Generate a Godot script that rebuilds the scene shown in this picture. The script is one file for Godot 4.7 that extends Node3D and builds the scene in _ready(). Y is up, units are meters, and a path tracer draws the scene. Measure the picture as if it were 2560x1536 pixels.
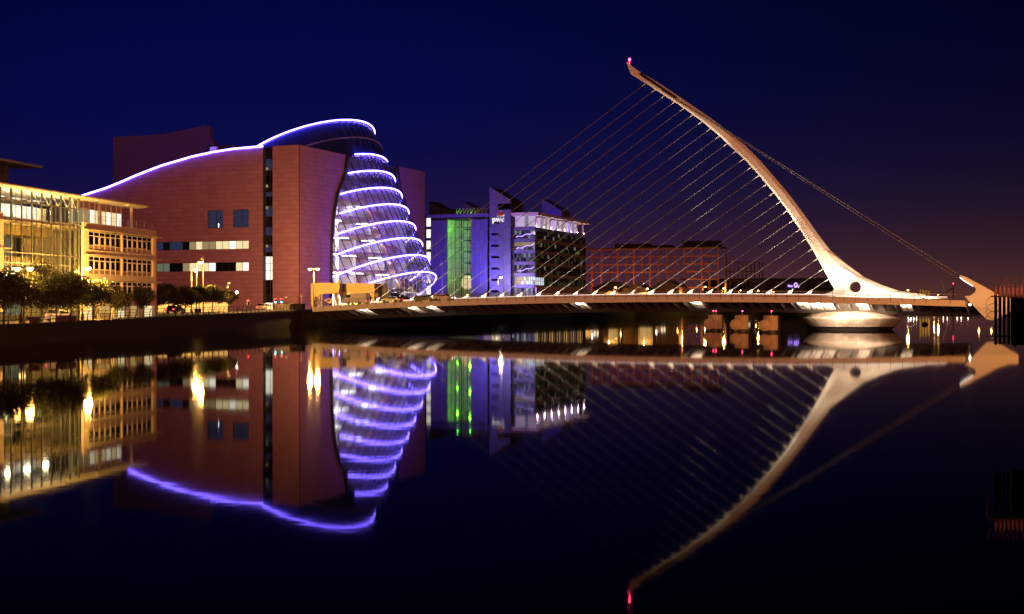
extends Node3D
# City grid: x runs south (right), z runs west (towards the viewer), turned by GR about GO, the north end of the bridge's near edge.
const GR := -0.370010
const GO := Vector3(-40.8, 0, -285.4)
var M := {}
var used := {}
var rng := RandomNumberGenerator.new()
var UB := BoxMesh.new()

# ---------------------------------------------------------------- helpers
func gp(s: float, y: float, z: float) -> Vector3:
	return GO + Vector3(s, y, z).rotated(Vector3.UP, GR)

func lin(r: float, g: float, b: float) -> Color:
	return Color(r, g, b).linear_to_srgb()

func mat(n: String, c: Color, rough := 0.7, metal := 0.0) -> StandardMaterial3D:
	var m := StandardMaterial3D.new()
	m.resource_name = n
	m.albedo_color = c
	m.roughness = rough
	m.metallic = metal
	M[n] = m
	return m

func glow(n: String, c: Color, e: float) -> StandardMaterial3D:
	var m := mat(n, Color(0.12, 0.12, 0.12), 0.35)
	m.emission_enabled = true
	m.emission = c
	m.emission_energy_multiplier = e
	return m

func noise_tex(freq: float, lo: Color, hi: Color, sd := 1, oct := 4, size := 512) -> NoiseTexture2D:
	var n := FastNoiseLite.new()
	n.noise_type = FastNoiseLite.TYPE_SIMPLEX_SMOOTH
	n.frequency = freq
	n.fractal_octaves = oct
	n.seed = sd
	var g := Gradient.new()
	g.set_color(0, lo)
	g.set_color(1, hi)
	var t := NoiseTexture2D.new()
	t.width = size
	t.height = size
	t.seamless = true
	t.noise = n
	t.color_ramp = g
	return t

func texd(m: StandardMaterial3D, t: Texture2D, scale: float) -> StandardMaterial3D:
	m.albedo_texture = t
	m.uv1_triplanar = true
	m.uv1_world_triplanar = true
	m.uv1_scale = Vector3(scale, scale, scale)
	return m

func S(smooth := false) -> SurfaceTool:
	var st := SurfaceTool.new()
	st.begin(Mesh.PRIMITIVE_TRIANGLES)
	st.set_smooth_group(0 if smooth else -1)
	return st

func quad(st: SurfaceTool, a: Vector3, b: Vector3, c: Vector3, d: Vector3) -> void:
	for p in [a, b, c, a, c, d]:
		st.add_vertex(p)

func box(st: SurfaceTool, c: Vector3, s: Vector3, b := Basis.IDENTITY) -> void:
	var k := []
	for i in 8:
		k.append(c + b * (Vector3(i & 1, (i >> 1) & 1, i >> 2) * s - s * 0.5))
	for f in [[4, 6, 7, 5], [1, 3, 2, 0], [5, 7, 3, 1], [0, 2, 6, 4], [6, 2, 3, 7], [0, 4, 5, 1]]:
		quad(st, k[f[0]], k[f[1]], k[f[2]], k[f[3]])

func beam(st: SurfaceTool, a: Vector3, b: Vector3, w: float, h: float) -> void:
	var d := (b - a).normalized()
	var side := d.cross(Vector3.UP)
	side = side.normalized() if side.length() > 0.01 else Vector3.RIGHT
	box(st, (a + b) / 2.0, Vector3(w, h, (b - a).length()), Basis(side, d.cross(side) * -1.0, -d))

func prism(st: SurfaceTool, poly: PackedVector2Array, z0: float, z1: float, t := Transform3D.IDENTITY) -> void:
	var p := poly.duplicate()
	if Geometry2D.is_polygon_clockwise(p):
		p.reverse()
	var tri := Geometry2D.triangulate_polygon(p)
	for i in range(0, tri.size(), 3):
		var a := p[tri[i]]
		var b := p[tri[i + 1]]
		var c := p[tri[i + 2]]
		if (b - a).cross(c - a) > 0:
			var q := b
			b = c
			c = q
		for v in [a, b, c]:
			st.add_vertex(t * Vector3(v.x, v.y, z1))
		for v in [a, c, b]:
			st.add_vertex(t * Vector3(v.x, v.y, z0))
	for i in p.size():
		var a := p[i]
		var b := p[(i + 1) % p.size()]
		quad(st, t * Vector3(b.x, b.y, z0), t * Vector3(b.x, b.y, z1), t * Vector3(a.x, a.y, z1), t * Vector3(a.x, a.y, z0))

func tube(st: SurfaceTool, pts: Array, r0: float, r1 := -1.0, n := 6, closed := false) -> void:
	if r1 < 0:
		r1 = r0
	var rings := []
	var m := pts.size()
	var up := Vector3.UP
	for i in m:
		var d: Vector3 = pts[(i + 1) % m] - pts[(i - 1 + m) % m] if closed else pts[mini(i + 1, m - 1)] - pts[maxi(i - 1, 0)]
		d = d.normalized()
		var s := d.cross(up)
		if s.length() < 0.05:
			s = d.cross(Vector3.RIGHT)
		s = s.normalized()
		var u := s.cross(d)
		var r: float = lerp(r0, r1, float(i) / maxf(m - 1, 1))
		var ring := []
		for k in n:
			var a := TAU * k / n
			ring.append(pts[i] + (s * cos(a) + u * sin(a)) * r)
		rings.append(ring)
	for i in (m if closed else m - 1):
		var j := (i + 1) % m
		for k in n:
			var l := (k + 1) % n
			quad(st, rings[i][k], rings[i][l], rings[j][l], rings[j][k])
	if not closed:
		for k in range(1, n - 1):
			for v in [rings[0][0], rings[0][k + 1], rings[0][k]]:
				st.add_vertex(v)
			for v in [rings[m - 1][0], rings[m - 1][k], rings[m - 1][k + 1]]:
				st.add_vertex(v)

func lathe(st: SurfaceTool, prof: Array, n := 16, c := Vector3.ZERO) -> void:
	for i in prof.size() - 1:
		for k in n:
			var a := TAU * k / n
			var b := TAU * (k + 1) / n
			var p: Vector2 = prof[i]
			var q: Vector2 = prof[i + 1]
			quad(st, c + Vector3(p.x * cos(a), p.y, p.x * sin(a)), c + Vector3(q.x * cos(a), q.y, q.x * sin(a)), c + Vector3(q.x * cos(b), q.y, q.x * sin(b)), c + Vector3(p.x * cos(b), p.y, p.x * sin(b)))

func loft(st: SurfaceTool, secs: Array) -> void:
	for i in secs.size() - 1:
		var n: int = secs[i].size()
		for k in n:
			var l := (k + 1) % n
			quad(st, secs[i][k], secs[i][l], secs[i + 1][l], secs[i + 1][k])
	for k in range(1, secs[0].size() - 1):
		for v in [secs[0][0], secs[0][k + 1], secs[0][k]]:
			st.add_vertex(v)
		for v in [secs[-1][0], secs[-1][k], secs[-1][k + 1]]:
			st.add_vertex(v)

func commit(st: SurfaceTool, called: String, m: Material, parent: Node, t := Transform3D.IDENTITY) -> MeshInstance3D:
	st.generate_normals()
	return piece(called, st.commit(), m, parent, t)

func piece(called: String, mesh: Mesh, m: Material, parent: Node, t := Transform3D.IDENTITY) -> MeshInstance3D:
	var o := MeshInstance3D.new()
	o.name = numbered(called) if parent == self else called
	o.mesh = mesh
	o.material_override = m
	o.transform = t
	parent.add_child(o, true)
	return o

func bar(called: String, m: Material, parent: Node, c: Vector3, s: Vector3, fr := Transform3D.IDENTITY) -> MeshInstance3D:
	return piece(called, UB, m, parent, fr * Transform3D(Basis.from_scale(s), c))

func numbered(called: String) -> String:
	used[called] = used.get(called, -1) + 1
	return called if used[called] == 0 else "%s_%03d" % [called, used[called]]

func tag(o: Node, label: String, category: String, group := "", kind := "") -> Node:
	if label: o.set_meta("label", label)
	if category: o.set_meta("category", category)
	if group: o.set_meta("group", group)
	if kind: o.set_meta("kind", kind)
	return o

func thing(called: String, label: String, category: String, at: Vector3, turn := 0.0, group := "") -> Node3D:
	var o := Node3D.new()
	o.name = numbered(called)
	add_child(o)
	o.position = at
	o.rotation.y = turn
	tag(o, label, category, group)
	return o

func dup(o: Node3D, at: Vector3, turn: float, label: String) -> Node3D:
	var called := String(o.name)
	if called.length() > 4 and called[-4] == "_" and called.right(3).is_valid_int():
		called = called.left(-4)
	var c: Node3D = o.duplicate()
	c.name = numbered(called)
	add_child(c)
	c.position = at
	c.rotation.y = turn
	c.set_meta("label", label)
	return c

func omni(parent: Node, at: Vector3, c: Color, e: float, size := 0.15) -> OmniLight3D:
	var l := OmniLight3D.new()
	l.light_color = c
	l.light_energy = e
	l.light_size = size
	l.omni_range = 900.0
	l.omni_attenuation = 2.0
	l.shadow_enabled = true
	l.position = at
	parent.add_child(l)
	return l

func spot(parent: Node, at: Vector3, to: Vector3, c: Color, e: float, angle: float, size := 0.2) -> SpotLight3D:
	var l := SpotLight3D.new()
	l.light_color = c
	l.light_energy = e
	l.light_size = size
	l.spot_range = 900.0
	l.spot_attenuation = 2.0
	l.spot_angle = angle
	l.spot_angle_attenuation = 0.6
	l.shadow_enabled = true
	parent.add_child(l)
	l.position = at
	l.basis = Basis.looking_at(to - at, Vector3.UP if absf((to - at).normalized().y) < 0.98 else Vector3.RIGHT)
	return l

func panel_light(parent: Node, at: Vector3, size: Vector2, c: Color, e: float, pitch := -PI / 2) -> void:
	var l := AreaLight3D.new()
	l.area_size = size
	l.light_color = c
	l.light_energy = e
	l.area_range = 900.0
	l.shadow_enabled = true
	parent.add_child(l)
	l.position = at
	l.rotation.x = pitch

func rect(x0: float, y0: float, x1: float, y1: float) -> PackedVector2Array:
	return PackedVector2Array([Vector2(x0, y0), Vector2(x1, y0), Vector2(x1, y1), Vector2(x0, y1)])

# Clads a wall (outline in x,y; outward +z of frame fr) with stone panels in courses; single panels up to `singles`, the rest joined.
func clad(root: Node, called: String, outline: PackedVector2Array, holes: Array, fr: Transform3D, pw: float, ph: float, singles: Array, mats: Array, back_mat: Material, thick := 0.5) -> Node3D:
	var wall := Node3D.new()
	wall.name = called
	root.add_child(wall, true)
	wall.transform = fr
	var lo := outline[0]
	var hi := outline[0]
	for p in outline:
		lo = lo.min(p)
		hi = hi.max(p)
	var back := S()
	var rests := [S(), S(), S()]
	var any := [false, false, false]
	var row := 0
	var y := lo.y
	var rects := []
	for h in holes:
		rects.append(Rect2(h[0], Vector2.ZERO).expand(h[2]))
	while y < hi.y - 0.01:
		var x := lo.x - (pw * 0.5 if row % 2 else 0.0) - rng.randf() * 0.2
		while x < hi.x - 0.01:
			var w := pw * rng.randf_range(0.9, 1.1)
			var x0 := maxf(x, lo.x)
			var x1 := minf(x + w, hi.x)
			if hi.x - x1 < 0.3:
				x1 = hi.x
				w = hi.x - x
			x += w
			if x1 - x0 < 0.05:
				continue
			var y1 := minf(y + ph, hi.y)
			var cell := rect(x0, y, x1, y1)
			var parts: Array = Geometry2D.intersect_polygons(cell, outline)
			var crossed := false
			var whole: bool = parts.size() == 1 and absf(area(parts[0]) - (x1 - x0) * (y1 - y)) < 0.002
			for i in rects.size():
				if rects[i].intersects(Rect2(x0, y, x1 - x0, y1 - y)):
					crossed = true
					var nxt := []
					for q in parts:
						nxt.append_array(Geometry2D.clip_polygons(q, holes[i]))
					parts = nxt
			for q in parts:
				if q.size() < 3 or area(q) < 0.02:
					continue
				prism(back, q, -thick, -0.05)
				if whole and not crossed and singles[0] > 0 and rng.randf() < singles[1]:
					singles[0] -= 1
					piece("cladding_panel", UB, mats[rng.randi() % mats.size()], wall, Transform3D(Basis.from_scale(Vector3(x1 - x0 - 0.05, y1 - y - 0.05, 0.06)), Vector3((x0 + x1) / 2, (y + y1) / 2, rng.randf_range(-0.02, -0.005))))
				else:
					for q2 in Geometry2D.offset_polygon(q, -0.025):
						if q2.size() > 2:
							var v: int = rng.randi() % mats.size()
							any[v] = true
							prism(rests[v], q2, -0.049, rng.randf_range(-0.015, 0.005))
		y += ph
		row += 1
	commit(back, "wall_backing", back_mat, wall)
	for v in mats.size():
		if any[v]:
			commit(rests[v], "cladding_course", mats[v], wall).set_meta("kind", "stuff")
	return wall

func area(p: PackedVector2Array) -> float:
	var a := 0.0
	for i in p.size():
		a += p[i].cross(p[(i + 1) % p.size()])
	return absf(a) * 0.5

# A window in frame fr: frame bars joined into one mesh (the part), panes as its children. picks(c, r) gives the pane's material.
func window(root: Node, fr: Transform3D, x0: float, y0: float, x1: float, y1: float, cols: Array, rows: Array, picks: Callable, fm: Material, bw := 0.08, depth := 0.12, called := "window") -> Node3D:
	var st := S()
	var xs := [x0] + cols + [x1]
	var ys := [y0] + rows + [y1]
	for x in xs:
		box(st, Vector3(clampf(x, x0 + bw / 2, x1 - bw / 2), (y0 + y1) / 2, 0), Vector3(bw, y1 - y0, depth))
	for y in ys:
		box(st, Vector3((x0 + x1) / 2, clampf(y, y0 + bw / 2, y1 - bw / 2), -0.004), Vector3(x1 - x0 - 0.01, bw, depth - 0.02))
	var w := commit(st, called, fm, root, fr)
	for i in xs.size() - 1:
		for j in ys.size() - 1:
			var pm: Material = picks.call(i, j)
			if pm:
				piece("pane", UB, pm, w, Transform3D(Basis.from_scale(Vector3(xs[i + 1] - xs[i] - 0.02, ys[j + 1] - ys[j] - 0.02, 0.02)), Vector3((xs[i] + xs[i + 1]) / 2, (ys[j] + ys[j + 1]) / 2, -depth * 0.3)))
	return w

func steps(a: float, b: float, n: int) -> Array:
	var r := []
	for i in range(1, n):
		r.append(lerpf(a, b, float(i) / n))
	return r

# ---------------------------------------------------------------- scene
func _ready() -> void:
	rng.seed = 7
	look()
	materials()
	setting()
	bridge()
	convention_centre()
	office()
	glass_tower()
	far_buildings()
	south_side()
	quay_furniture()
	trees()
	vehicles_and_people()

func sky_at(el: float, az: float) -> Vector3:
	# el, az in degrees; az 0 is straight ahead, to the right positive
	var d := absf(wrapf(az - 14.0, -180.0, 180.0))
	var city := 0.5 + 0.5 * exp(-pow(d / 18.0, 2.0))
	var west := absf(wrapf(az + 10.0, -180.0, 180.0))
	var side := 0.20 + 0.80 * exp(-pow(west / 22.0, 2.0))
	var e := maxf(el, 0.0)
	var lift := 0.22 + 0.78 * exp(-pow((e - 7.0) / 8.0, 2.0))
	var blue := Vector3(0.0006, 0.0022, 0.0590) * side * lift
	var warm := (Vector3(0.105, 0.0285, 0.0120) * exp(-e / 2.0) + Vector3(0.0030, 0.0052, 0.0010) * exp(-e / 6.0)) * city
	return blue + warm

func look() -> void:
	var cam := Camera3D.new()
	cam.name = "camera"
	cam.position = Vector3(0, 4.18, 0)
	cam.keep_aspect = Camera3D.KEEP_HEIGHT
	cam.fov = rad_to_deg(2.0 * atan(768.0 / 3500.0))
	cam.near = 0.5
	cam.far = 6000.0
	add_child(cam)
	cam.current = true
	var im := Image.create(720, 360, false, Image.FORMAT_RGBF)
	for j in 360:
		for i in 720:
			var az := (i + 0.5) / 720.0 * 360.0
			var v := sky_at(90.0 - (j + 0.5) * 0.5, az)
			im.set_pixel(i, j, Color(v.x, v.y, v.z))
	var pm := PanoramaSkyMaterial.new()
	pm.panorama = ImageTexture.create_from_image(im)
	var sky := Sky.new()
	sky.sky_material = pm
	var env := Environment.new()
	env.background_mode = Environment.BG_SKY
	env.sky = sky
	env.background_energy_multiplier = 1.0
	env.tonemap_mode = Environment.TONE_MAPPER_LINEAR
	env.tonemap_exposure = 1.0
	env.sdfgi_enabled = true
	env.ssao_enabled = true
	env.ssil_enabled = true
	var we := WorldEnvironment.new()
	we.environment = env
	add_child(we)
	var moon := DirectionalLight3D.new()
	moon.light_energy = 0.004
	moon.light_color = Color(0.7, 0.75, 1.0)
	moon.light_angular_distance = 0.6
	moon.shadow_enabled = true
	moon.rotation_degrees = Vector3(-40, -60, 0)
	add_child(moon)

const SODIUM := Color(1.0, 0.74, 0.34)
const ORANGE := Color(1.0, 0.53, 0.46)

func materials() -> void:
	var stone_t := noise_tex(0.03, Color(0.86, 0.84, 0.84), Color(1, 1, 1), 3)
	var dirt_t := noise_tex(0.012, Color(0.55, 0.52, 0.48), Color(1, 1, 1), 5, 5)
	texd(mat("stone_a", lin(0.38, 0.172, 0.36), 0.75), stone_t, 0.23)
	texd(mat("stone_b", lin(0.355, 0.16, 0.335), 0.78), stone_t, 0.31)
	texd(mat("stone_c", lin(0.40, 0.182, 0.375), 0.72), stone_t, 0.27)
	texd(mat("tower_clad_dimmed", lin(0.17, 0.115, 0.19), 0.75), stone_t, 0.21)  # greyer cladding, also darkened to stand for weaker light on the set-back wall
	mat("joint", lin(0.10, 0.06, 0.055), 0.9)
	mat("dark_frame", lin(0.03, 0.03, 0.035), 0.5, 0.3)
	texd(mat("roof", lin(0.06, 0.06, 0.07), 0.9), dirt_t, 0.1)
	texd(mat("concrete", lin(0.34, 0.31, 0.27), 0.85), dirt_t, 0.09)
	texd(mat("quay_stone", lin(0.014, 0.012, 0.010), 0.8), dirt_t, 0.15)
	texd(mat("asphalt", lin(0.055, 0.052, 0.05), 0.9), dirt_t, 0.2)
	texd(mat("paving", lin(0.24, 0.21, 0.18), 0.85), dirt_t, 0.3)
	texd(mat("white_steel", lin(0.66, 0.64, 0.60), 0.85), noise_tex(0.008, Color(0.97, 0.97, 0.96), Color(1, 1, 1), 9), 0.05)
	mat("girder_paint", lin(0.10, 0.095, 0.09), 0.35)
	mat("cable", lin(0.17, 0.168, 0.17), 1.0).metallic_specular = 0.0
	mat("dark_cable", lin(0.02, 0.02, 0.022), 1.0).metallic_specular = 0.0
	mat("rail_steel", lin(0.10, 0.085, 0.08), 0.45, 0.6)
	mat("black_iron", lin(0.015, 0.014, 0.014), 0.5, 0.2)
	mat("grey_metal", lin(0.30, 0.30, 0.31), 0.4, 0.5)
	mat("pole_metal", lin(0.10, 0.095, 0.085), 0.5, 0.2)
	texd(mat("cream", lin(0.62, 0.55, 0.42), 0.7), stone_t, 0.4)
	texd(mat("cream_b", lin(0.58, 0.51, 0.39), 0.72), stone_t, 0.37)
	texd(mat("timber_slats", lin(0.26, 0.21, 0.09), 0.6), stone_t, 0.6)
	mat("green_steel", lin(0.05, 0.075, 0.06), 0.5)
	mat("spandrel", lin(0.26, 0.17, 0.14), 0.35)
	mat("cream_frame", lin(0.62, 0.56, 0.46), 0.5)
	texd(mat("violet_clad", lin(0.17, 0.18, 0.40), 0.5), stone_t, 0.3)
	texd(mat("violet_clad_b", lin(0.15, 0.16, 0.37), 0.5), stone_t, 0.21)
	mat("white_paint", lin(0.75, 0.74, 0.72), 0.5)
	mat("brown_panel", lin(0.30, 0.17, 0.12), 0.35, 0.2)
	mat("bronze", lin(0.40, 0.26, 0.18), 0.3, 0.5)
	texd(mat("yellow_paint", lin(0.70, 0.55, 0.25), 0.55), stone_t, 0.25)
	mat("rust", lin(0.11, 0.07, 0.035), 0.85)
	texd(mat("red_oxide", lin(0.36, 0.12, 0.06), 0.7), dirt_t, 0.2)
	texd(mat("brick", lin(0.12, 0.06, 0.05), 0.85), dirt_t, 0.3)
	texd(mat("fender_steel", lin(0.50, 0.42, 0.24), 0.55), stone_t, 0.35)
	mat("tyre", lin(0.02, 0.02, 0.02), 0.9)
	mat("car_white", lin(0.72, 0.72, 0.70), 0.3)
	mat("car_silver", lin(0.42, 0.43, 0.45), 0.3, 0.4)
	mat("car_dark", lin(0.03, 0.035, 0.05), 0.3, 0.3)
	mat("car_glass", lin(0.02, 0.025, 0.03), 0.1)
	mat("cloth_dark", lin(0.02, 0.02, 0.025), 0.9)
	mat("cloth_grey", lin(0.05, 0.045, 0.04), 0.9)
	mat("bark", lin(0.03, 0.022, 0.016), 0.9)
	mat("red_paint", lin(0.55, 0.05, 0.04), 0.5)
	mat("sign_pink", lin(0.8, 0.35, 0.35), 0.5)
	mat("sign_orange", lin(0.75, 0.25, 0.05), 0.5)
	var g := mat("glass", Color(0.05, 0.06, 0.08, 0.10), 0.02)
	g.transparency = BaseMaterial3D.TRANSPARENCY_ALPHA
	var dg := mat("drum_glass", lin(0.55, 0.60, 0.75), 0.12)
	dg.albedo_color.a = 0.16
	dg.transparency = BaseMaterial3D.TRANSPARENCY_ALPHA
	mat("drum_blue", lin(0.025, 0.04, 0.13), 0.12)
	var g2 := mat("dark_glass", lin(0.006, 0.008, 0.016), 0.05)
	g2.metallic_specular = 0.5
	mat("blue_glass", lin(0.010, 0.016, 0.045), 0.06)
	mat("black_glass", lin(0.004, 0.004, 0.005), 0.06)
	var w := mat("water", lin(0.0006, 0.0007, 0.001), 0.028)
	w.metallic_specular = 0.06
	w.heightmap_enabled = true
	w.heightmap_texture = noise_tex(0.016, Color.BLACK, Color.WHITE, 21, 3, 1024)
	w.heightmap_scale = 0.045
	w.uv1_triplanar = true
	w.uv1_world_triplanar = true
	w.uv1_scale = Vector3(0.04, 0.04, 0.04)
	# things that give off light
	glow("neon", lin(0.155, 0.095, 1.0), 26.0)
	glow("lit_cream", lin(1.0, 0.80, 0.42), 0.95)
	glow("lit_cream_dim", lin(1.0, 0.72, 0.34), 0.30)
	glow("lit_white", lin(1.0, 0.93, 0.76), 1.3)
	glow("lit_warm", lin(1.0, 0.62, 0.20), 0.50)
	glow("lit_cool", lin(0.72, 0.85, 1.0), 0.9)
	glow("lit_cool_dim", lin(0.6, 0.7, 1.0), 0.28)
	glow("lit_lilac", lin(0.85, 0.66, 1.0), 0.62)
	glow("trail_light", lin(1.0, 0.72, 0.62), 1.6)  # glow standing in for traffic light trails on the deck
	glow("strip_lamp", lin(1.0, 0.9, 0.75), 4.0)
	glow("lit_blind", lin(0.75, 0.85, 0.55), 0.16)
	glow("lit_blue", lin(0.16, 0.24, 0.62), 0.10)
	glow("lit_green", lin(0.25, 0.75, 0.08), 0.16)
	glow("lit_green_dim", lin(0.25, 0.55, 0.12), 0.05)
	glow("lit_violet", lin(0.62, 0.38, 1.0), 0.8)
	glow("tube_light", lin(0.9, 0.96, 1.0), 6.0)
	glow("green_tube", lin(0.75, 1.0, 0.2), 3.0)
	glow("sodium_bulb", lin(1.0, 0.55, 0.14), 36.0)
	glow("white_bulb", lin(1.0, 0.80, 0.62), 36.0)
	glow("red_bulb", lin(1.0, 0.03, 0.10), 20.0)
	glow("tail_light", lin(1.0, 0.04, 0.06), 8.0)
	glow("head_light", lin(1.0, 0.95, 0.85), 10.0)
	glow("sign_white", lin(1.0, 0.97, 1.0), 1.2)
	glow("sign_violet", lin(0.42, 0.25, 1.0), 3.0)
	glow("cyan_bulb", lin(0.1, 0.9, 1.0), 20.0)

func setting() -> void:
	# river
	var st := S()
	quad(st, Vector3(-1500, 0, 60), Vector3(-1500, 0, -3500), Vector3(2500, 0, -3500), Vector3(2500, 0, 60))
	var w := commit(st, "river_water", M.water, self)
	tag(w, "calm dark river mirroring the lit quay", "", "", "structure")
	# north bank: the quay edge as a polyline seen from above (x, z), from the west round to the far east
	var edge := [Vector3(-95, 0, -20), Vector3(-66, 0, -95), Vector3(-56.2, 0, -150), Vector3(-50.5, 0, -200), Vector3(-45.6, 0, -250), Vector3(-43.0, 0, -283)]
	var e0: Vector3 = gp(-2.2, 0, 0.8)
	edge[5] = Vector3(e0.x, 0, e0.z)
	edge.append(gp(-2.2, 0, -30))
	edge.append(gp(-2.2, 0, -400))
	edge.append(gp(-2.2, 0, -900))
	edge.append(gp(60, 0, -1500))
	var hs := [1.7, 1.9, 2.1, 2.6, 3.1, 3.55, 3.6, 3.6, 3.6, 3.6]
	# ground: a sheet from the quay edge to far behind
	st = S(true)
	for i in edge.size() - 1:
		var a: Vector3 = edge[i] + Vector3(0, hs[i], 0)
		var b: Vector3 = edge[i + 1] + Vector3(0, hs[i + 1], 0)
		var wd := 22.0 if i < 5 else 30.0
		var na := inland(edge, i)
		var nb := inland(edge, i + 1)
		var a2 := a + na * wd
		var b2 := b + nb * wd
		a2.y = maxf(a.y, 2.2)
		b2.y = maxf(b.y, 2.2)
		quad(st, a, a2, b2, b)
		var a3 := a + na * 1800.0
		var b3 := b + nb * 1800.0
		a3.y = 3.4
		b3.y = 3.4
		quad(st, a2, a3, b3, b2)
	var gr := commit(st, "ground", M.asphalt, self)
	tag(gr, "dark asphalt quay ground of the far bank", "", "", "structure")
	# promenade paving strip with a kerb
	st = S()
	for i in 6:
		var na := inland(edge, i)
		var nb := inland(edge, i + 1)
		var a: Vector3 = edge[i] + Vector3(0, hs[i] + 0.12, 0)
		var b: Vector3 = edge[i + 1] + Vector3(0, hs[i + 1] + 0.12, 0)
		var a2 := a + na * 7.0 
		var b2 := b + nb * 7.0
		quad(st, a, a2, b2, b)
		quad(st, a2, a2 - Vector3(0, 0.14, 0), b2 - Vector3(0, 0.14, 0), b2)
	tag(commit(st, "promenade_pavement", M.paving, self), "paved riverside promenade behind the railing", "", "", "structure")
	# quay wall with coping stones
	var q := thing("quay_wall", "dark stone quay wall of the far bank, below the railing", "quay wall", Vector3.ZERO)
	st = S()
	for i in edge.size() - 1:
		var a: Vector3 = edge[i]
		var b: Vector3 = edge[i + 1]
		quad(st, b + Vector3(0, -1, 0), b + Vector3(0, hs[i + 1], 0), a + Vector3(0, hs[i], 0), a + Vector3(0, -1, 0))
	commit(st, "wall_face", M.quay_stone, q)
	for i in 6:
		var a: Vector3 = edge[i] + Vector3(0, hs[i], 0)
		var b: Vector3 = edge[i + 1] + Vector3(0, hs[i + 1], 0)
		var n := int(maxf(1.0, (b - a).length() / 3.4))
		for k in n:
			if a.z > -120 and k % 2: continue
			var p := a.lerp(b, (k + 0.03) / n)
			var p2 := a.lerp(b, (k + 0.97) / n)
			st = S()
			beam(st, p + Vector3(0, 0.0, 0), p2 + Vector3(0, 0.0, 0), 0.7, 0.3)
			commit(st, "coping_stone", M.quay_stone, q)
	# vertical fender timbers and worn stone blocks on the wall
	for px in [516.0, 532.0]:
		var at := at_px(px, 252.0, 1.5)
		bar("fender_timber", M.bark, q, at + Vector3(0.55, 0, 0), Vector3(0.35, 3.0, 0.5))
	# low hills and dark mass far east
	st = S()
	for i in 14:
		var x := 60.0 + i * 110.0
		box(st, Vector3(x, 6.0, -2600.0 - i * 7), Vector3(112, 12.0 + 6.0 * rng.randf(), 60))
	tag(commit(st, "distant_shore", M.roof, self), "low dark shore at the end of the river", "", "", "structure")

func inland(edge: Array, i: int) -> Vector3:
	var a: Vector3 = edge[maxi(i - 1, 0)]
	var b: Vector3 = edge[mini(i + 1, edge.size() - 1)]
	var d := (b - a).normalized()
	return Vector3(d.z, 0, -d.x)

# ---------------------------------------------------------------- bridge
func top(s: float) -> float:
	return 6.15 - 0.000329 * (s - 76.0) * (s - 76.0)

const FIN := [5.1, 8.96, 13.21, 17.21, 21.27, 25.4, 29.31, 33.26, 37.2, 41.19, 45.14, 49.01, 52.97, 56.88, 60.84, 64.66, 68.56, 72.4, 76.28, 80.12, 83.95, 87.83, 91.55, 95.38, 99.03]
const ANCH := [[66.75, 47.9], [68.73, 46.58], [70.62, 45.35], [72.58, 44.0], [74.46, 42.68], [76.25, 41.39], [77.97, 39.91], [79.68, 38.5], [81.38, 36.96], [83.0, 35.56], [84.61, 33.97], [86.07, 32.42], [87.51, 30.77], [88.98, 29.17], [90.44, 27.47], [91.79, 25.78], [93.05, 24.11], [94.3, 22.34], [95.54, 20.58], [96.79, 18.82], [97.89, 17.01], [98.97, 15.08], [100.01, 13.27], [101.05, 11.35], [102.09, 9.43]]

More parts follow.
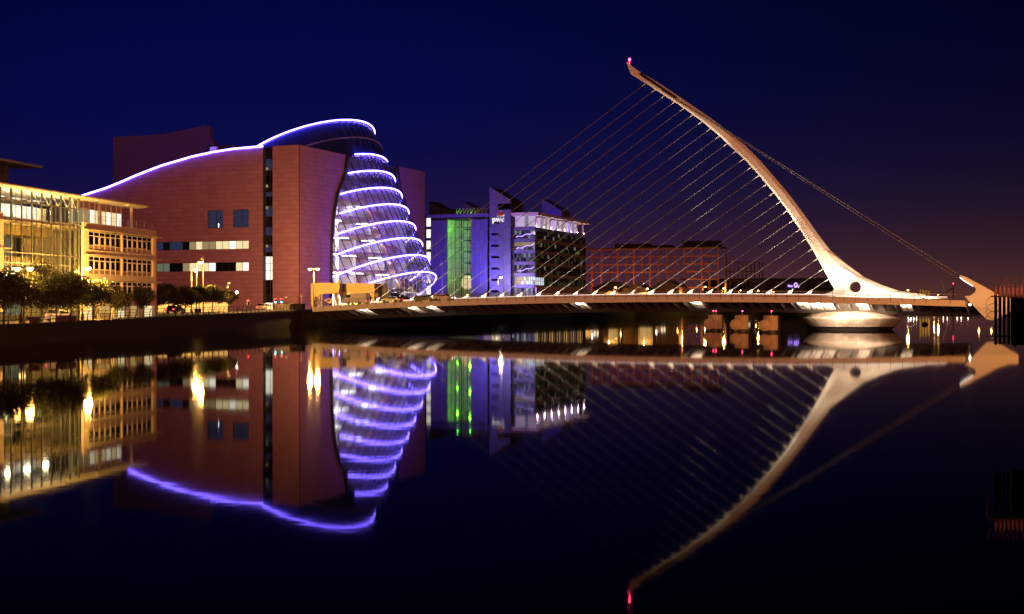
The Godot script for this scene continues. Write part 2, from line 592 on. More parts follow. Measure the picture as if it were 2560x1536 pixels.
func bridge() -> void:
	var b := thing("swing_bridge", "white cable-stayed bridge with a curved leaning mast and fan of stays", "bridge", GO, GR)
	var zc := -13.0
	var n := 64
	var L := 127.0
	# deck slab, fascia (near and far), box girder
	var deck := S(true)
	var fas := S()
	var far := S()
	var gird := S(true)
	var pr := func(s: float) -> Array:
		var t := top(s)
		return [Vector3(s, t, 0), Vector3(s, t - 1.08, -0.25)]
	for i in n:
		var s0 := L * i / n
		var s1 := L * (i + 1) / n
		var t0 := top(s0)
		var t1 := top(s1)
		quad(deck, Vector3(s0, t0 - 0.06, -0.1), Vector3(s0, t0 + 0.12, zc), Vector3(s1, t1 + 0.12, zc), Vector3(s1, t1 - 0.06, -0.1))
		quad(deck, Vector3(s0, t0 + 0.12, zc), Vector3(s0, t0 - 0.06, -25.9), Vector3(s1, t1 - 0.06, -25.9), Vector3(s1, t1 + 0.12, zc))
		for sg in [[fas, 0.0, 1.0], [far, -26.0, -1.0]]:
			var z: float = sg[1]
			var d: float = sg[2]
			var A := Vector3(s0, t0, z)
			var B := Vector3(s1, t1, z)
			var a2 := Vector3(s0, t0 - 1.06, z - 0.30 * d)
			var b2 := Vector3(s1, t1 - 1.06, z - 0.30 * d)
			if d > 0:
				quad(sg[0], a2, A, B, b2)
			else:
				quad(sg[0], b2, B, A, a2)
			quad(sg[0], A, A + Vector3(0, 0, -0.4 * d), B + Vector3(0, 0, -0.4 * d), B)
			quad(sg[0], a2, b2, b2 + Vector3(0, 0, -0.5 * d), a2 + Vector3(0, 0, -0.5 * d))
		# soffit and girder (trapezoid box)
		var pts := [[-0.4, -0.75], [-5.5, -1.15], [-8.0, -2.9], [-18.0, -2.9], [-20.5, -1.15], [-25.6, -0.75]]
		for k in 5:
			var p: Array = pts[k]
			var q: Array = pts[k + 1]
			quad(gird, Vector3(s0, t0 + p[1], p[0]), Vector3(s1, t1 + p[1], p[0]), Vector3(s1, t1 + q[1], q[0]), Vector3(s0, t0 + q[1], q[0]))
	commit(deck, "deck", M.asphalt, b)
	commit(fas, "fascia", M.white_steel, b).set_meta("label", "long white edge fascia facing the viewer")
	commit(far, "fascia", M.white_steel, b)
	commit(gird, "box_girder", M.girder_paint, b)
	# end caps
	for s in [0.0, L]:
		var t := top(s)
		var st := S()
		prism(st, PackedVector2Array([Vector2(0, t), Vector2(-26, t), Vector2(-25.6, t - 0.75), Vector2(-20.5, t - 1.15), Vector2(-18, t - 2.9), Vector2(-8, t - 2.9), Vector2(-5.5, t - 1.15), Vector2(-0.4, t - 0.75)]), -0.15, 0.15, Transform3D(Basis(Vector3(0, 0, 1), Vector3.UP, Vector3(-1, 0, 0)), Vector3(s, -0.01, 0)))
		commit(st, "end_diaphragm", M.girder_paint, b)
	# outrigger ribs under the near cantilever
	var rib := PackedVector2Array([Vector2(-0.45, -1.0), Vector2(-0.45, -0.7), Vector2(-5.5, -1.1), Vector2(-7.9, -2.85), Vector2(-6.9, -2.3)])
	var ribst := S()
	prism(ribst, rib, -0.07, 0.07, Transform3D(Basis(Vector3(0, 0, 1), Vector3.UP, Vector3(-1, 0, 0)), Vector3.ZERO))
	ribst.generate_normals()
	var ribm := ribst.commit()
	var k := 0
	while k * 2.0 < L:
		var s := k * 2.0 + 1.0
		piece("outrigger_rib", ribm, M.girder_paint, b, Transform3D(Basis.IDENTITY, Vector3(s, top(s), 0)))
		k += 1
	# white fairing plates in the lit bays, each with a lamp behind the fascia
	for s in [11.0, 22.0, 26.0, 57.0, 79.5, 99.0, 101.2, 103.4, 109.5, 117.0]:
		var t := top(s)
		var st := S()
		var h := 0.92 
		loft(st, [[Vector3(s - h, t - 0.86, -0.6), Vector3(s + h, t - 0.86, -0.6), Vector3(s + h, t - 0.80, -0.6), Vector3(s - h, t - 0.80, -0.6)], [Vector3(s - h, t - 2.2, -6.4), Vector3(s + h, t - 2.2, -6.4), Vector3(s + h, t - 2.12, -6.4), Vector3(s - h, t - 2.12, -6.4)]])
		commit(st, "fairing_plate", M.white_paint, b)
		bar("under_deck_lamp", M.grey_metal, b, Vector3(s, t - 1.62, -1.3), Vector3(1.4, 0.08, 0.2))
		for dx in [-0.5, 0.5]:
			spot(b, Vector3(s + dx, t - 1.55, -1.3), Vector3(s + dx * 0.8, t - 0.6, -2.2), Color(1.0, 0.86, 0.72), 22.0, 80.0, 0.05)
	# railing
	var post := S()
	box(post, Vector3(0, 0.30, 0.06), Vector3(0.06, 1.75, 0.09))
	post.generate_normals()
	var postm := post.commit()
	k = 0
	while k * 2.0 < 125.5:
		var s := k * 2.0 + 0.6
		piece("railing_post", postm, M.rail_steel, b, Transform3D(Basis.IDENTITY, Vector3(s, top(s) + 0.02, 0.03)))
		k += 1
	for hgt in [[1.16, 0.035], [0.86, 0.014], [0.62, 0.014], [0.38, 0.014]]:
		var st := S(true)
		var pts := []
		for i in 41:
			var s := 0.6 + 124.6 * i / 40.0
			pts.append(Vector3(s, top(s) + hgt[0], 0.08))
		tube(st, pts, hgt[1], -1, 5)
		commit(st, "handrail" if hgt[0] > 1.0 else "rail_wire", M.rail_steel, b)
	for sgn in [1]:
		var st := S(true)
		var pts := []
		for i in 41:
			var s := 0.6 + 124.6 * i / 40.0
			pts.append(Vector3(s, top(s) + 1.16, -25.9))
		tube(st, pts, 0.05, -1, 5)
		commit(st, "handrail", M.white_steel, b)
	# kerb barrier beside the stays
	for z in [-10.6, -15.4]:
		var st := S(true)
		var pts := []
		for i in 41:
			var s := 1.0 + 122.0 * i / 40.0
			pts.append(Vector3(s, top(s) + 0.30, z))
		tube(st, pts, 0.22, -1, 4)
		commit(st, "kerb_barrier", M.white_steel, b)
		st = S(true)
		for i in pts.size():
			pts[i] += Vector3(0, 0.27, 0.0)
		tube(st, pts, 0.05, -1, 5)
		commit(st, "trail_light_line", M.trail_light, b)  # glowing strip added in place of traffic light trails
	# stays with their fins
	var fin := S()
	prism(fin, PackedVector2Array([Vector2(-1.55, 0.0), Vector2(-0.2, 0.0), Vector2(-0.12, 0.55), Vector2(0.02, 0.8), Vector2(0.32, 1.45), Vector2(-0.35, 1.15), Vector2(-0.95, 0.65)]), -0.28, 0.28)
	fin.generate_normals()
	var finm := fin.commit()
	for i in 25:
		var s: float = FIN[i]
		var y0 := top(s) + 0.1
		var base := Vector3(s, y0 + 1.35, zc)
		piece("stay_fin", finm, M.white_steel, b, Transform3D(Basis.IDENTITY, Vector3(s - 0.2, y0, zc)))
		var end := Vector3(ANCH[i][0], ANCH[i][1], zc)
		var st := S(true)
		tube(st, [base, end], 0.056, -1, 10)
		commit(st, "stay_cable", M.cable, b)
		st = S(true)
		tube(st, [end + (base - end).normalized() * 1.0, end], 0.06, 0.12, 6)
		commit(st, "stay_socket", M.white_steel, b)
		bar("fin_lamp", M.grey_metal, b, Vector3(s - 2.7, y0 + 0.06, zc + 1.15), Vector3(0.25, 0.1, 0.2))
		spot(b, Vector3(s - 2.6, y0 + 0.2, zc + 1.1), Vector3(s + 0.3, y0 + 1.5, zc), Color(1.0, 0.88, 0.74), 85.0, 32.0, 0.2)
	# mast: lofted box with chamfered front and back, and a round eye cut through the foot
	var FR := [[62.84, 52.06], [63.73, 49.86], [66.75, 47.91], [70.55, 45.28], [74.46, 42.6], [78.04, 39.84], [81.44, 36.88], [84.53, 33.85], [86.34, 32.18], [88.88, 29.28], [91.6, 25.98], [94.3, 22.44], [96.59, 18.92], [98.88, 15.25], [100.95, 11.49], [102.2, 9.09], [103.08, 7.55], [102.7, 7.0], [101.0, 6.42], [99.6, 5.6]]
	var BK := [[62.95, 52.25], [65.33, 50.37], [69.68, 47.6], [74.02, 44.53], [76.91, 42.48], [80.46, 39.86], [83.28, 37.64], [86.07, 35.16], [89.08, 32.08], [91.6, 29.08], [94.68, 25.32], [97.55, 21.4], [99.82, 18.09], [102.27, 14.8], [105.08, 12.29], [108.31, 9.79], [111.46, 8.3], [114.58, 7.18], [118.34, 6.58], [123.42, 5.6]]
	var secs := []
	for i in 20:
		var F := Vector3(FR[i][0], FR[i][1], zc)
		var B := Vector3(BK[i][0], BK[i][1], zc)
		var t: float = clampf(0.18 + i * 0.085, 0.2, 1.5)
		if i == 0: t = 0.15
		var z := Vector3(0, 0, t)
		var p1 := F.lerp(B, 0.22)
		var p2 := F.lerp(B, 0.72 if i < 15 else 0.84)
		var fw := 0.35
		secs.append([F + z * fw, p1 + z, p2 + z, B + z * 0.4, B - z * 0.4, p2 - z, p1 - z, F - z * fw])
	var st := S()
	loft(st, secs)
	st.generate_normals()
	var cm := CSGMesh3D.new()
	cm.name = "mast"
	cm.mesh = st.commit()
	cm.material = M.white_steel
	b.add_child(cm)
	var hole := CSGCylinder3D.new()
	hole.name = "eye_hole"
	hole.operation = CSGShape3D.OPERATION_SUBTRACTION
	hole.radius = 1.02
	hole.height = 6.0
	hole.sides = 40
	hole.material = M.bronze
	cm.add_child(hole)
	hole.rotation.x = PI / 2
	hole.position = Vector3(107.05, 7.85, zc)
	# dark cable slot near the tip
	st = S()
	prism(st, PackedVector2Array([Vector2(65.6, 49.6), Vector2(66.0, 49.95), Vector2(69.6, 47.35), Vector2(73.2, 44.75), Vector2(73.0, 44.55), Vector2(69.0, 47.2)]), -0.75, 0.75, Transform3D(Basis.IDENTITY, Vector3(0, 0, zc)))
	commit(st, "cable_slot", M.dark_cable, b)
	st = S(true)
	lathe(st, [Vector2(0.001, -0.3), Vector2(0.05, -0.3), Vector2(0.05, 0.35), Vector2(0.22, 0.4), Vector2(0.24, 0.7), Vector2(0.12, 0.85), Vector2(0.001, 0.88)], 10)
	commit(st, "beacon", M.red_bulb, b, Transform3D(Basis.IDENTITY, Vector3(63.45, 52.15, zc)))
	omni(b, Vector3(63.45, 53.3, zc), Color(1, 0.2, 0.35), 6.0, 0.1)
	# backstays
	for j in 2:
		st = S(true)
		tube(st, [Vector3(70.08, 46.4 - j * 0.1, zc + 0.5), Vector3(125.3, 10.0 - j * 0.8, -7.2)], [0.08, 0.05][j], -1, 8)
		commit(st, "backstay", M.cable, b)
	# tail counterweight arm
	var tail := PackedVector2Array([Vector2(125.67, 9.83), Vector2(126.75, 9.44), Vector2(128.24, 8.61), Vector2(129.84, 7.68), Vector2(131.97, 6.4), Vector2(133.83, 5.75), Vector2(135.4, 5.62), Vector2(135.4, 4.1), Vector2(128.2, 4.15), Vector2(126.5, 6.05), Vector2(127.4, 6.16), Vector2(128.1, 6.6), Vector2(128.42, 7.1), Vector2(128.35, 7.5), Vector2(127.9, 7.85), Vector2(126.5, 8.75), Vector2(125.9, 9.35)])
	st = S()
	prism(st, tail, -11.0, -6.0)
	commit(st, "tail_arm", M.white_steel, b)
	st = S()
	var tb := [Vector2(128.2, 4.14), Vector2(135.4, 4.09), Vector2(132.9, 2.6), Vector2(131.2, 1.85), Vector2(130.1, 2.05)]
	var A := []
	var B2 := []
	for p in tb:
		var d: float = (4.12 - p.y) * 0.45
		A.append(Vector3(p.x, p.y, -6.02 - d))
		B2.append(Vector3(p.x, p.y, -10.98 + d))
	loft(st, [A, B2])
	commit(st, "counterweight_keel", M.white_steel, b)
	# arm edge strip lamp and the bright marker light
	st = S(true)
	tube(st, [Vector3(125.7, 9.4, -5.95), Vector3(126.5, 8.72, -5.93), Vector3(127.9, 7.82, -5.93)], 0.05, -1, 5)
	commit(st, "edge_strip_lamp", M.strip_lamp, b)
	st = S(true)
	lathe(st, [Vector2(0.001, -0.16), Vector2(0.13, -0.1), Vector2(0.16, 0), Vector2(0.13, 0.1), Vector2(0.001, 0.16)], 10)
	commit(st, "marker_lamp", M.white_bulb, b, Transform3D(Basis.IDENTITY, Vector3(127.7, 4.6, -0.8)))
	omni(b, Vector3(127.7, 4.6, -0.8), Color(1, 0.85, 0.65), 2.5, 0.1)
	# floodlights on the deck, aimed up the mast
	for f in [[104.0, -5.0, 102.0, 15.0, 260.0, 42.0], [108.5, -5.5, 107.0, 8.5, 130.0, 55.0], [114.0, -6.0, 112.0, 7.0, 110.0, 60.0], [119.5, -7.0, 118.0, 6.2, 110.0, 60.0], [92.0, -9.0, 92.5, 26.0, 700.0, 20.0], [80.0, -8.0, 77.0, 40.5, 1500.0, 14.0], [104.0, -20.0, 101.0, 16.0, 200.0, 38.0]]:
		var at := Vector3(f[0], top(f[0]) + 0.35, f[1])
		bar("floodlight", M.grey_metal, b, at - Vector3(0, 0.25, 0), Vector3(0.45, 0.3, 0.45))
		spot(b, at, Vector3(f[2], f[3], zc), Color(1.0, 0.90, 0.76), f[4], f[5], 0.2)
	# concrete pivot pier
	var pier := thing("bridge_pier", "round concrete bowl pier standing in the water below the mast", "pier", gp(106.5, 0, -12.0), GR)
	st = S(true)
	var prof := [Vector2(0.01, -1.0), Vector2(6.6, -1.0), Vector2(7.0, 0.05), Vector2(8.1, 1.0), Vector2(8.9, 2.0), Vector2(9.05, 2.2), Vector2(9.0, 2.3)]
	lathe(st, prof, 40)
	commit(st, "pier_bowl", M.concrete, pier, Transform3D(Basis.from_scale(Vector3(1.0, 1.0, 0.85)), Vector3.ZERO))
	st = S(true)
	lathe(st, [Vector2(6.75, -0.5), Vector2(7.06, 0.05), Vector2(7.6, 0.5), Vector2(7.75, 0.62)], 40)
	commit(st, "weed_band", M.black_iron, pier, Transform3D(Basis.from_scale(Vector3(1.003, 1.0, 0.853)), Vector3.ZERO))
	st = S(true)
	lathe(st, [Vector2(8.9, 2.3), Vector2(8.35, 2.36), Vector2(8.0, 2.7), Vector2(7.0, 3.15), Vector2(5.0, 3.5), Vector2(0.01, 3.7)], 40)
	commit(st, "pier_dome", M.concrete, pier, Transform3D(Basis.from_scale(Vector3(1.0, 1.0, 0.85)), Vector3.ZERO))
	for x in [-5.5, -2.5, 0.5, 4.0]:
		bar("pier_lamp", M.grey_metal, pier, Vector3(x, 4.55, 11.35), Vector3(0.4, 0.14, 0.2))
		spot(pier, Vector3(x, 4.45, 11.2), Vector3(x * 0.7, 1.9, 6.0), Color(1.0, 0.84, 0.70), 260.0, 55.0, 0.1)

# ---------------------------------------------------------------- convention centre
const CC := Vector3(-48.43, 0, -318)
const TAU_T := 0.43175
const RINGS := [43.49, 38.61, 33.97, 29.33, 24.64, 20.06, 15.41, 10.76, 6.12, 1.49]

func dp(phi: float, d: float, k := 1.0) -> Vector3:
	var a := Vector3(-sin(TAU_T), cos(TAU_T), 0)
	var v := Vector3(cos(TAU_T), sin(TAU_T), 0)
	return Vector3(-0.95, 4.0, -36.8) + a * d + Vector3(0, 0, 21.8 * cos(phi) * k) + v * (17.77 * sin(phi) * k)

func convention_centre() -> void:
	var c := thing("convention_centre", "stone convention hall with a tilted glass drum ringed by violet light", "building", CC, GR)
	var stones := [M.stone_a, M.stone_b, M.stone_c]
	var curve := [[-75.0, 27.8], [-66.0, 29.7], [-59.96, 31.12], [-53.04, 32.7], [-48.59, 34.04], [-43.88, 35.6], [-36.93, 37.6], [-28.37, 39.39], [-22.76, 40.2], [-17.21, 40.73], [-9.42, 41.0]]
	var west := PackedVector2Array([Vector2(-9.42, 3.3), Vector2(-75, 3.3)])
	for p in curve:
		west.append(Vector2(p[0], p[1]))
	var holes := [rect(-24.37, 22.6, -20.13, 26.7), rect(-17.42, 22.63, -13.24, 26.7), rect(-46, 17.6, -13.24, 19.55), rect(-46, 12.5, -13.24, 14.55)]
	var singles := [150, 0.35]
	clad(c, "stone_wall", west, holes, Transform3D.IDENTITY, 2.0, 1.05, singles, stones, M.joint)
	singles = [75, 0.5]
	clad(c, "stone_wall", rect(-6.89, 3.3, 0.0, 41.07), [], Transform3D.IDENTITY, 2.0, 1.05, singles, stones, M.joint)
	var ff := Transform3D(Basis(Vector3.UP, PI / 2), Vector3.ZERO)
	var lf := PackedVector2Array([Vector2(0.5, 3.3), Vector2(0.5, 41.07), Vector2(23.1, 41.07), Vector2(21.7, 36.1), Vector2(17.9, 31), Vector2(16.1, 25.9), Vector2(15.3, 20.9), Vector2(15.05, 16), Vector2(14.9, 10.6), Vector2(14.8, 3.3)])
	singles = [75, 0.35]
	clad(c, "stone_wall", lf, [], ff, 2.0, 1.05, singles, stones, M.joint)
	var rf := PackedVector2Array()
	for p in lf:
		rf.append(Vector2(73.6 - p.x if p.x > 1 else 68.2, p.y))
	singles = [0, 0.0]
	clad(c, "stone_wall", rf, [], ff, 2.0, 1.05, singles, stones, M.joint)
	# inner edge trim of the front openings
	for sg in [1, -1]:
		var pts := []
		for p in [[23.1, 41.07], [21.7, 36.1], [17.9, 31.0], [16.1, 25.9], [15.3, 20.9], [15.05, 16.0], [14.9, 10.6], [14.8, 3.3]]:
			pts.append(Vector3(0.05, p[1], -p[0] if sg > 0 else -(73.6 - p[0])))
		var st := S(true)
		tube(st, pts, 0.55, -1, 5)
		commit(st, "opening_trim", M.dark_frame, c)
	# north, east and roof shell
	bar("rear_wall", M.stone_b, c, Vector3(-37.5, 15.5, -67.9), Vector3(74.8, 24.4, 0.6))
	bar("rear_wall", M.stone_b, c, Vector3(-74.7, 15.4, -34.0), Vector3(0.6, 24.2, 67.0))
	var rp := S()
	for i in curve.size() - 1:
		var a: Array = curve[i]
		var b: Array = curve[i + 1]
		quad(rp, Vector3(a[0], a[1] - 0.25, -0.2), Vector3(a[0], a[1] - 0.25, -68), Vector3(b[0], b[1] - 0.25, -68), Vector3(b[0], b[1] - 0.25, -0.2))
	quad(rp, Vector3(-9.42, 40.7, -0.3), Vector3(-9.42, 40.7, -68), Vector3(-0.3, 40.7, -68), Vector3(-0.3, 40.7, -0.3))
	commit(rp, "roof", M.roof, c)
	# fly tower wall behind, concave at its right end
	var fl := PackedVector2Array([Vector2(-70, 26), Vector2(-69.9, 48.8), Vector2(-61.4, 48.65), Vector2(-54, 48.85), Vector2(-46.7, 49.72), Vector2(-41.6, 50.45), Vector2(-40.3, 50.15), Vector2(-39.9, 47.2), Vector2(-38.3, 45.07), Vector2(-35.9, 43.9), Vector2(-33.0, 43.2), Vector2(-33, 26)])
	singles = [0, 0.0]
	clad(c, "stone_wall", fl, [], Transform3D(Basis.IDENTITY, Vector3(0, 0, -25)), 2.4, 1.2, singles, [M.tower_clad_dimmed], M.joint, 1.2)
	# plant on the roof
	for p in [[-32.0, 42.6, -20.0, 7.0, 3.2, 6.0], [-25.0, 42.2, -22.0, 6.0, 2.4, 6.0], [-17.5, 42.0, -18.0, 5.0, 1.8, 5.0]]:
		bar("roof_plant", M.roof, c, Vector3(p[0], p[1], p[2]), Vector3(p[3], p[4], p[5]))
	bar("roof_plant", M.white_paint, c, Vector3(-24.5, 41.4, -3.0), Vector3(1.6, 1.0, 1.0))
	# violet light strip along the wall head
	var st := S(true)
	var pts := []
	for p in curve.slice(1):
		pts.append(Vector3(p[0], p[1] + 0.12, 0.12))
	tube(st, pts, 0.2, -1, 6)
	commit(st, "light_strip", M.neon, c).set_meta("label", "violet light strip along the curved wall head")
	# windows of the west wall
	var blue := func(_i, _j): return M.lit_blue
	for x in [-24.37, -17.42]:
		window(c, Transform3D(Basis.IDENTITY, Vector3(0, 0, -0.42)), x, 22.63, x + 4.2, 26.7, [x + 2.2], [24.8], blue, M.dark_frame, 0.1)
	bar("interior_lamp", M.tube_light, c, Vector3(-21.6, 23.2, -0.45), Vector3(0.14, 0.9, 0.05))
	var b1 := func(i, _j): return [M.lit_blue, M.lit_blue, M.blue_glass, M.lit_cream_dim, M.lit_blue, M.blue_glass, M.lit_blue, M.lit_blue, M.dark_glass, M.lit_cream_dim, M.lit_cream, M.lit_cream_dim, M.lit_cream_dim, M.lit_cream, M.lit_cream, M.lit_white, M.lit_cream, M.lit_cream][mini(i, 17)]
	window(c, Transform3D(Basis.IDENTITY, Vector3(0, 0, -0.42)), -46, 17.6, -13.24, 19.55, steps(-46, -13.24, 18), [], b1, M.dark_frame, 0.07)
	var b2 := func(i, _j): return [M.lit_blind, M.lit_blind, M.lit_blind, M.black_glass, M.lit_blind, M.lit_blind, M.black_glass, M.black_glass, M.lit_cream_dim, M.lit_cream, M.lit_cream, M.lit_cream, M.lit_white, M.black_glass, M.black_glass, M.black_glass, M.lit_cream, M.lit_white][mini(i, 17)]
	window(c, Transform3D(Basis.IDENTITY, Vector3(0, 0, -0.42)), -46, 12.5, -13.24, 14.55, steps(-46, -13.24, 18), [], b2, M.dark_frame, 0.07)
	# glazed slot between the wall and the corner block
	var ys := [3.4, 5.2, 7.0, 8.6, 10.4, 12.6, 14.2, 15.8, 16.8, 18.4, 20.6, 22.6, 25.0, 27.4, 29.6, 30.6, 32.8, 34.6, 35.6, 38.2]
	var sl := func(_i, j): 
		if j in [0, 1, 5, 6, 7]: return M.lit_white
		if j in [3, 4, 8, 14, 17]: return M.dark_glass
		return M.lit_blue if j % 2 else M.blue_glass
	window(c, Transform3D(Basis.IDENTITY, Vector3(0, 0, -0.9)), -9.3, 3.3, -7.0, 40.4, [-8.0], ys, sl, M.dark_frame, 0.09)
	for y in [32.0, 27.0, 18.2, 36.0]:
		bar("slot_lamp", M.lit_cream_dim, c, Vector3(-8.85, y, -0.8), Vector3(0.55, 0.6, 0.05))
	for x in [-9.42, -6.89]:
		bar("slot_reveal", M.dark_frame, c, Vector3(x, 22.0, -0.55), Vector3(0.12, 37.4, 0.9))
	# drum: rings of light, trusses, mullions, panes
	for r in RINGS.size():
		var d: float = RINGS[r]
		st = S(true)
		pts = []
		var q := -80.0 if r < 2 else 0.0
		while q <= (260.0 if r < 2 else 180.0):
			var p := dp(deg_to_rad(q), d, 1.012)
			if r < 2 or p.x > -0.4:
				if r > 1 or p.z < -0.6:
					pts.append(p)
			q += 3.0
		tube(st, pts, 0.18, -1, 6)
		var ring := commit(st, "light_ring" if r != 1 else "drum_ring", M.neon if r != 1 else M.bronze, c)
		if r == 1: ring.set_meta("label", "unlit bronze ring below the roof rim")
		st = S(true)
		var inner := []
		q = 8.0
		var flip := false
		while q <= 176.0:
			var kk := 0.985 if flip else 0.93
			var p := dp(deg_to_rad(q), d - (0.35 if flip else 1.1), kk)
			if p.x > -0.3:
				inner.append(p)
			flip = not flip
			q += 2.4
		if inner.size() > 2:
			tube(st, inner, 0.07, -1, 4)
			commit(st, "ring_truss", M.white_paint, c)
	for k in 31:
		var phi := deg_to_rad(k * 6.0)
		var lo := -1.0
		for j in 60:
			var d := lerpf(1.49, 43.3, j / 59.0)
			if dp(phi, d).x < -0.2 and dp(phi, d).y < 40.6:
				lo = d
				break
		var d1 := lo if lo > 0 else 43.3
		if d1 > 3.0:
			st = S(true)
			tube(st, [dp(phi, 1.49, 0.995), dp(phi, d1, 0.995)], 0.12, -1, 4)
			commit(st, "mullion", M.dark_frame, c)
	for k in 54:
		var f0 := deg_to_rad(-72.0 + k * 6.0)
		var f1 := deg_to_rad(-72.0 + (k + 1) * 6.0)
		for r in 9:
			var d0: float = RINGS[r + 1]
			var d1: float = RINGS[r]
			var A := dp(f0, d0, 0.985)
			var B := dp(f0, d1, 0.985)
			var C2 := dp(f1, d1, 0.985)
			var D := dp(f1, d0, 0.985)
			var hi := maxf(maxf(A.x, B.x), maxf(C2.x, D.x))
			if r < 2:
				if k >= 46: continue
			elif hi < -0.3:
				continue
			st = S()
			quad(st, A, B, C2, D)
			commit(st, "pane", M.drum_blue if r < 2 else M.drum_glass, c)
	# drum roof
	st = S()
	var cen := dp(0, RINGS[0] - 0.6, 0.0)
	for k in 60:
		for p in [cen, dp(deg_to_rad(k * 6.0), RINGS[0] - 0.6, 0.98), dp(deg_to_rad(k * 6.0 + 6.0), RINGS[0] - 0.6, 0.98)]:
			st.add_vertex(p)
	commit(st, "drum_roof", M.roof, c)
	# interior: floors, back wall, lights, escalators
	bar("atrium_back_wall", M.white_paint, c, Vector3(-16.0, 20.0, -36.8), Vector3(0.5, 33.0, 46.0))
	for sg in [-1, 1]:
		bar("atrium_side_wall", M.white_paint, c, Vector3(-8.6, 20.0, -36.8 + sg * 22.6), Vector3(14.4, 33.0, 0.4))
	bar("atrium_floor", M.paving, c, Vector3(-2.0, 3.55, -36.8), Vector3(28.0, 0.3, 44.0))
	var lev := [8.4, 12.9, 17.3, 21.8, 26.2, 30.7, 35.4]
	for i in lev.size():
		var y: float = lev[i]
		var xc: float = -0.95 - tan(TAU_T) * (y - 4.0)
		var poly := PackedVector2Array([Vector2(-15.7, 22.2)])
		for k in 21:
			var a := deg_to_rad(k * 9.0)
			poly.append(Vector2(maxf(xc + 19.57 * 0.60 * sin(a), -14.5), 21.8 * 0.985 * cos(a)))
		poly.append(Vector2(-15.7, -22.2))
		st = S()
		prism(st, poly, -0.3, 0.3, Transform3D(Basis(Vector3(1, 0, 0), Vector3(0, 0, 1), Vector3(0, -1, 0)), Vector3(0, y, -36.8)))
		commit(st, "floor_slab", M.brown_panel if i < 6 else M.dark_frame, c)
		if i == lev.size() - 1: break
		for zz in [-20.5, -31.0, -46.5]:
			var x := maxf(xc + 3.0, -12.0)
			bar("ceiling_light", M.tube_light, c, Vector3(x, y - 0.42, zz), Vector3(3.4, 0.12, 3.2 if zz != -46.5 else 1.2))
		bar("glass_balustrade", M.grey_metal, c, Vector3(maxf(xc + 10.5, -13.0), y + 0.85, -36.8), Vector3(0.06, 0.08, 18.0))
		for zz in [-25.0, -45.0]:
			panel_light(c, Vector3(maxf(xc + 4.0, -11.0), y - 0.5, zz), Vector2(5.0, 6.0), Color(0.92, 0.90, 1.0), 75.0 if i < 4 else 30.0)
		# added linear washer below the slab edge, to brighten the white partitions
		var rx: float = maxf(xc + 4.5, -10.5)
		bar("added_washer", M.grey_metal, c, Vector3(rx, y - 0.75, -19.4), Vector3(6.2, 0.42, 0.1))
		panel_light(c, Vector3(rx, y - 0.75, -19.5), Vector2(6.0, 0.36), Color(0.95, 0.95, 1.0), [520.0, 520.0, 330.0, 300.0, 260.0, 160.0][i], 0.0)
		for q in 3:
			var pz: float = [-30.5, -44.0, -53.0][q]
			var pw: float = [4.0, 6.5, 10.0][q]
			bar("room_partition", M.white_paint, c, Vector3(-15.5 + pw / 2.0 + 0.4 * q, y - 2.3, pz), Vector3(pw, 3.6, 0.2))
		# escalator truss crossing the atrium
		if i < 5:
			st = S()
			var x0: float = xc + 19.57 * 0.66 
			var a := Vector3(x0, y, -31.0 if i % 2 else -41.0)
			var b := Vector3(x0 - 1.5, y + 4.4, -41.0 if i % 2 else -31.0)
			beam(st, a, b, 1.7, 1.1)
			commit(st, "escalator", M.bronze, c)
			st = S(true)
			tube(st, [Vector3(x0 - 1.2, y, -36.0), Vector3(x0 - 3.2, y + 4.4, -36.0)], 1.1, -1, 12)
			commit(st, "lift_shaft", M.bronze, c)
	for k in 4:
		bar("atrium_column", M.white_paint, c, Vector3(-7.0 - k * 0.2, 19.5, -22.0 - k * 9.5), Vector3(0.7, 31.6, 0.7))
	# glazed lobby under the drum
	for k in 30:
		var a0 := deg_to_rad(2.0 + k * 5.867)
		var a1 := deg_to_rad(2.0 + (k + 1) * 5.867)
		var p0 := Vector3(-1.0 + 13.2 * sin(a0), 3.6, -36.8 + 18.5 * cos(a0))
		var p1 := Vector3(-1.0 + 13.2 * sin(a1), 3.6, -36.8 + 18.5 * cos(a1))
		var h0 := 4.0 + maxf(0.0, 5.0 * sin(a0))
		var h1 := 4.0 + maxf(0.0, 5.0 * sin(a1))
		st = S()
		quad(st, p0, p0 + Vector3(0, h0, 0), p1 + Vector3(0, h1, 0), p1)
		commit(st, "lobby_pane", M.glass, c)
		st = S(true)
		tube(st, [p0, p0 + Vector3(0, h0, 0)], 0.07, -1, 5)
		commit(st, "lobby_mullion", M.grey_metal, c)
	for z in [-24.0, -37.0, -50.0]:
		panel_light(c, Vector3(5.0, 7.8, z), Vector2(4.0, 8.0), Color(1.0, 0.90, 0.80), 160.0)
		bar("lobby_light", M.lit_white, c, Vector3(4.0, 7.9, z), Vector3(2.5, 0.1, 3.0))
	bar("lobby_back_wall", M.white_paint, c, Vector3(-3.0, 5.8, -36.8), Vector3(0.3, 4.4, 36.0))

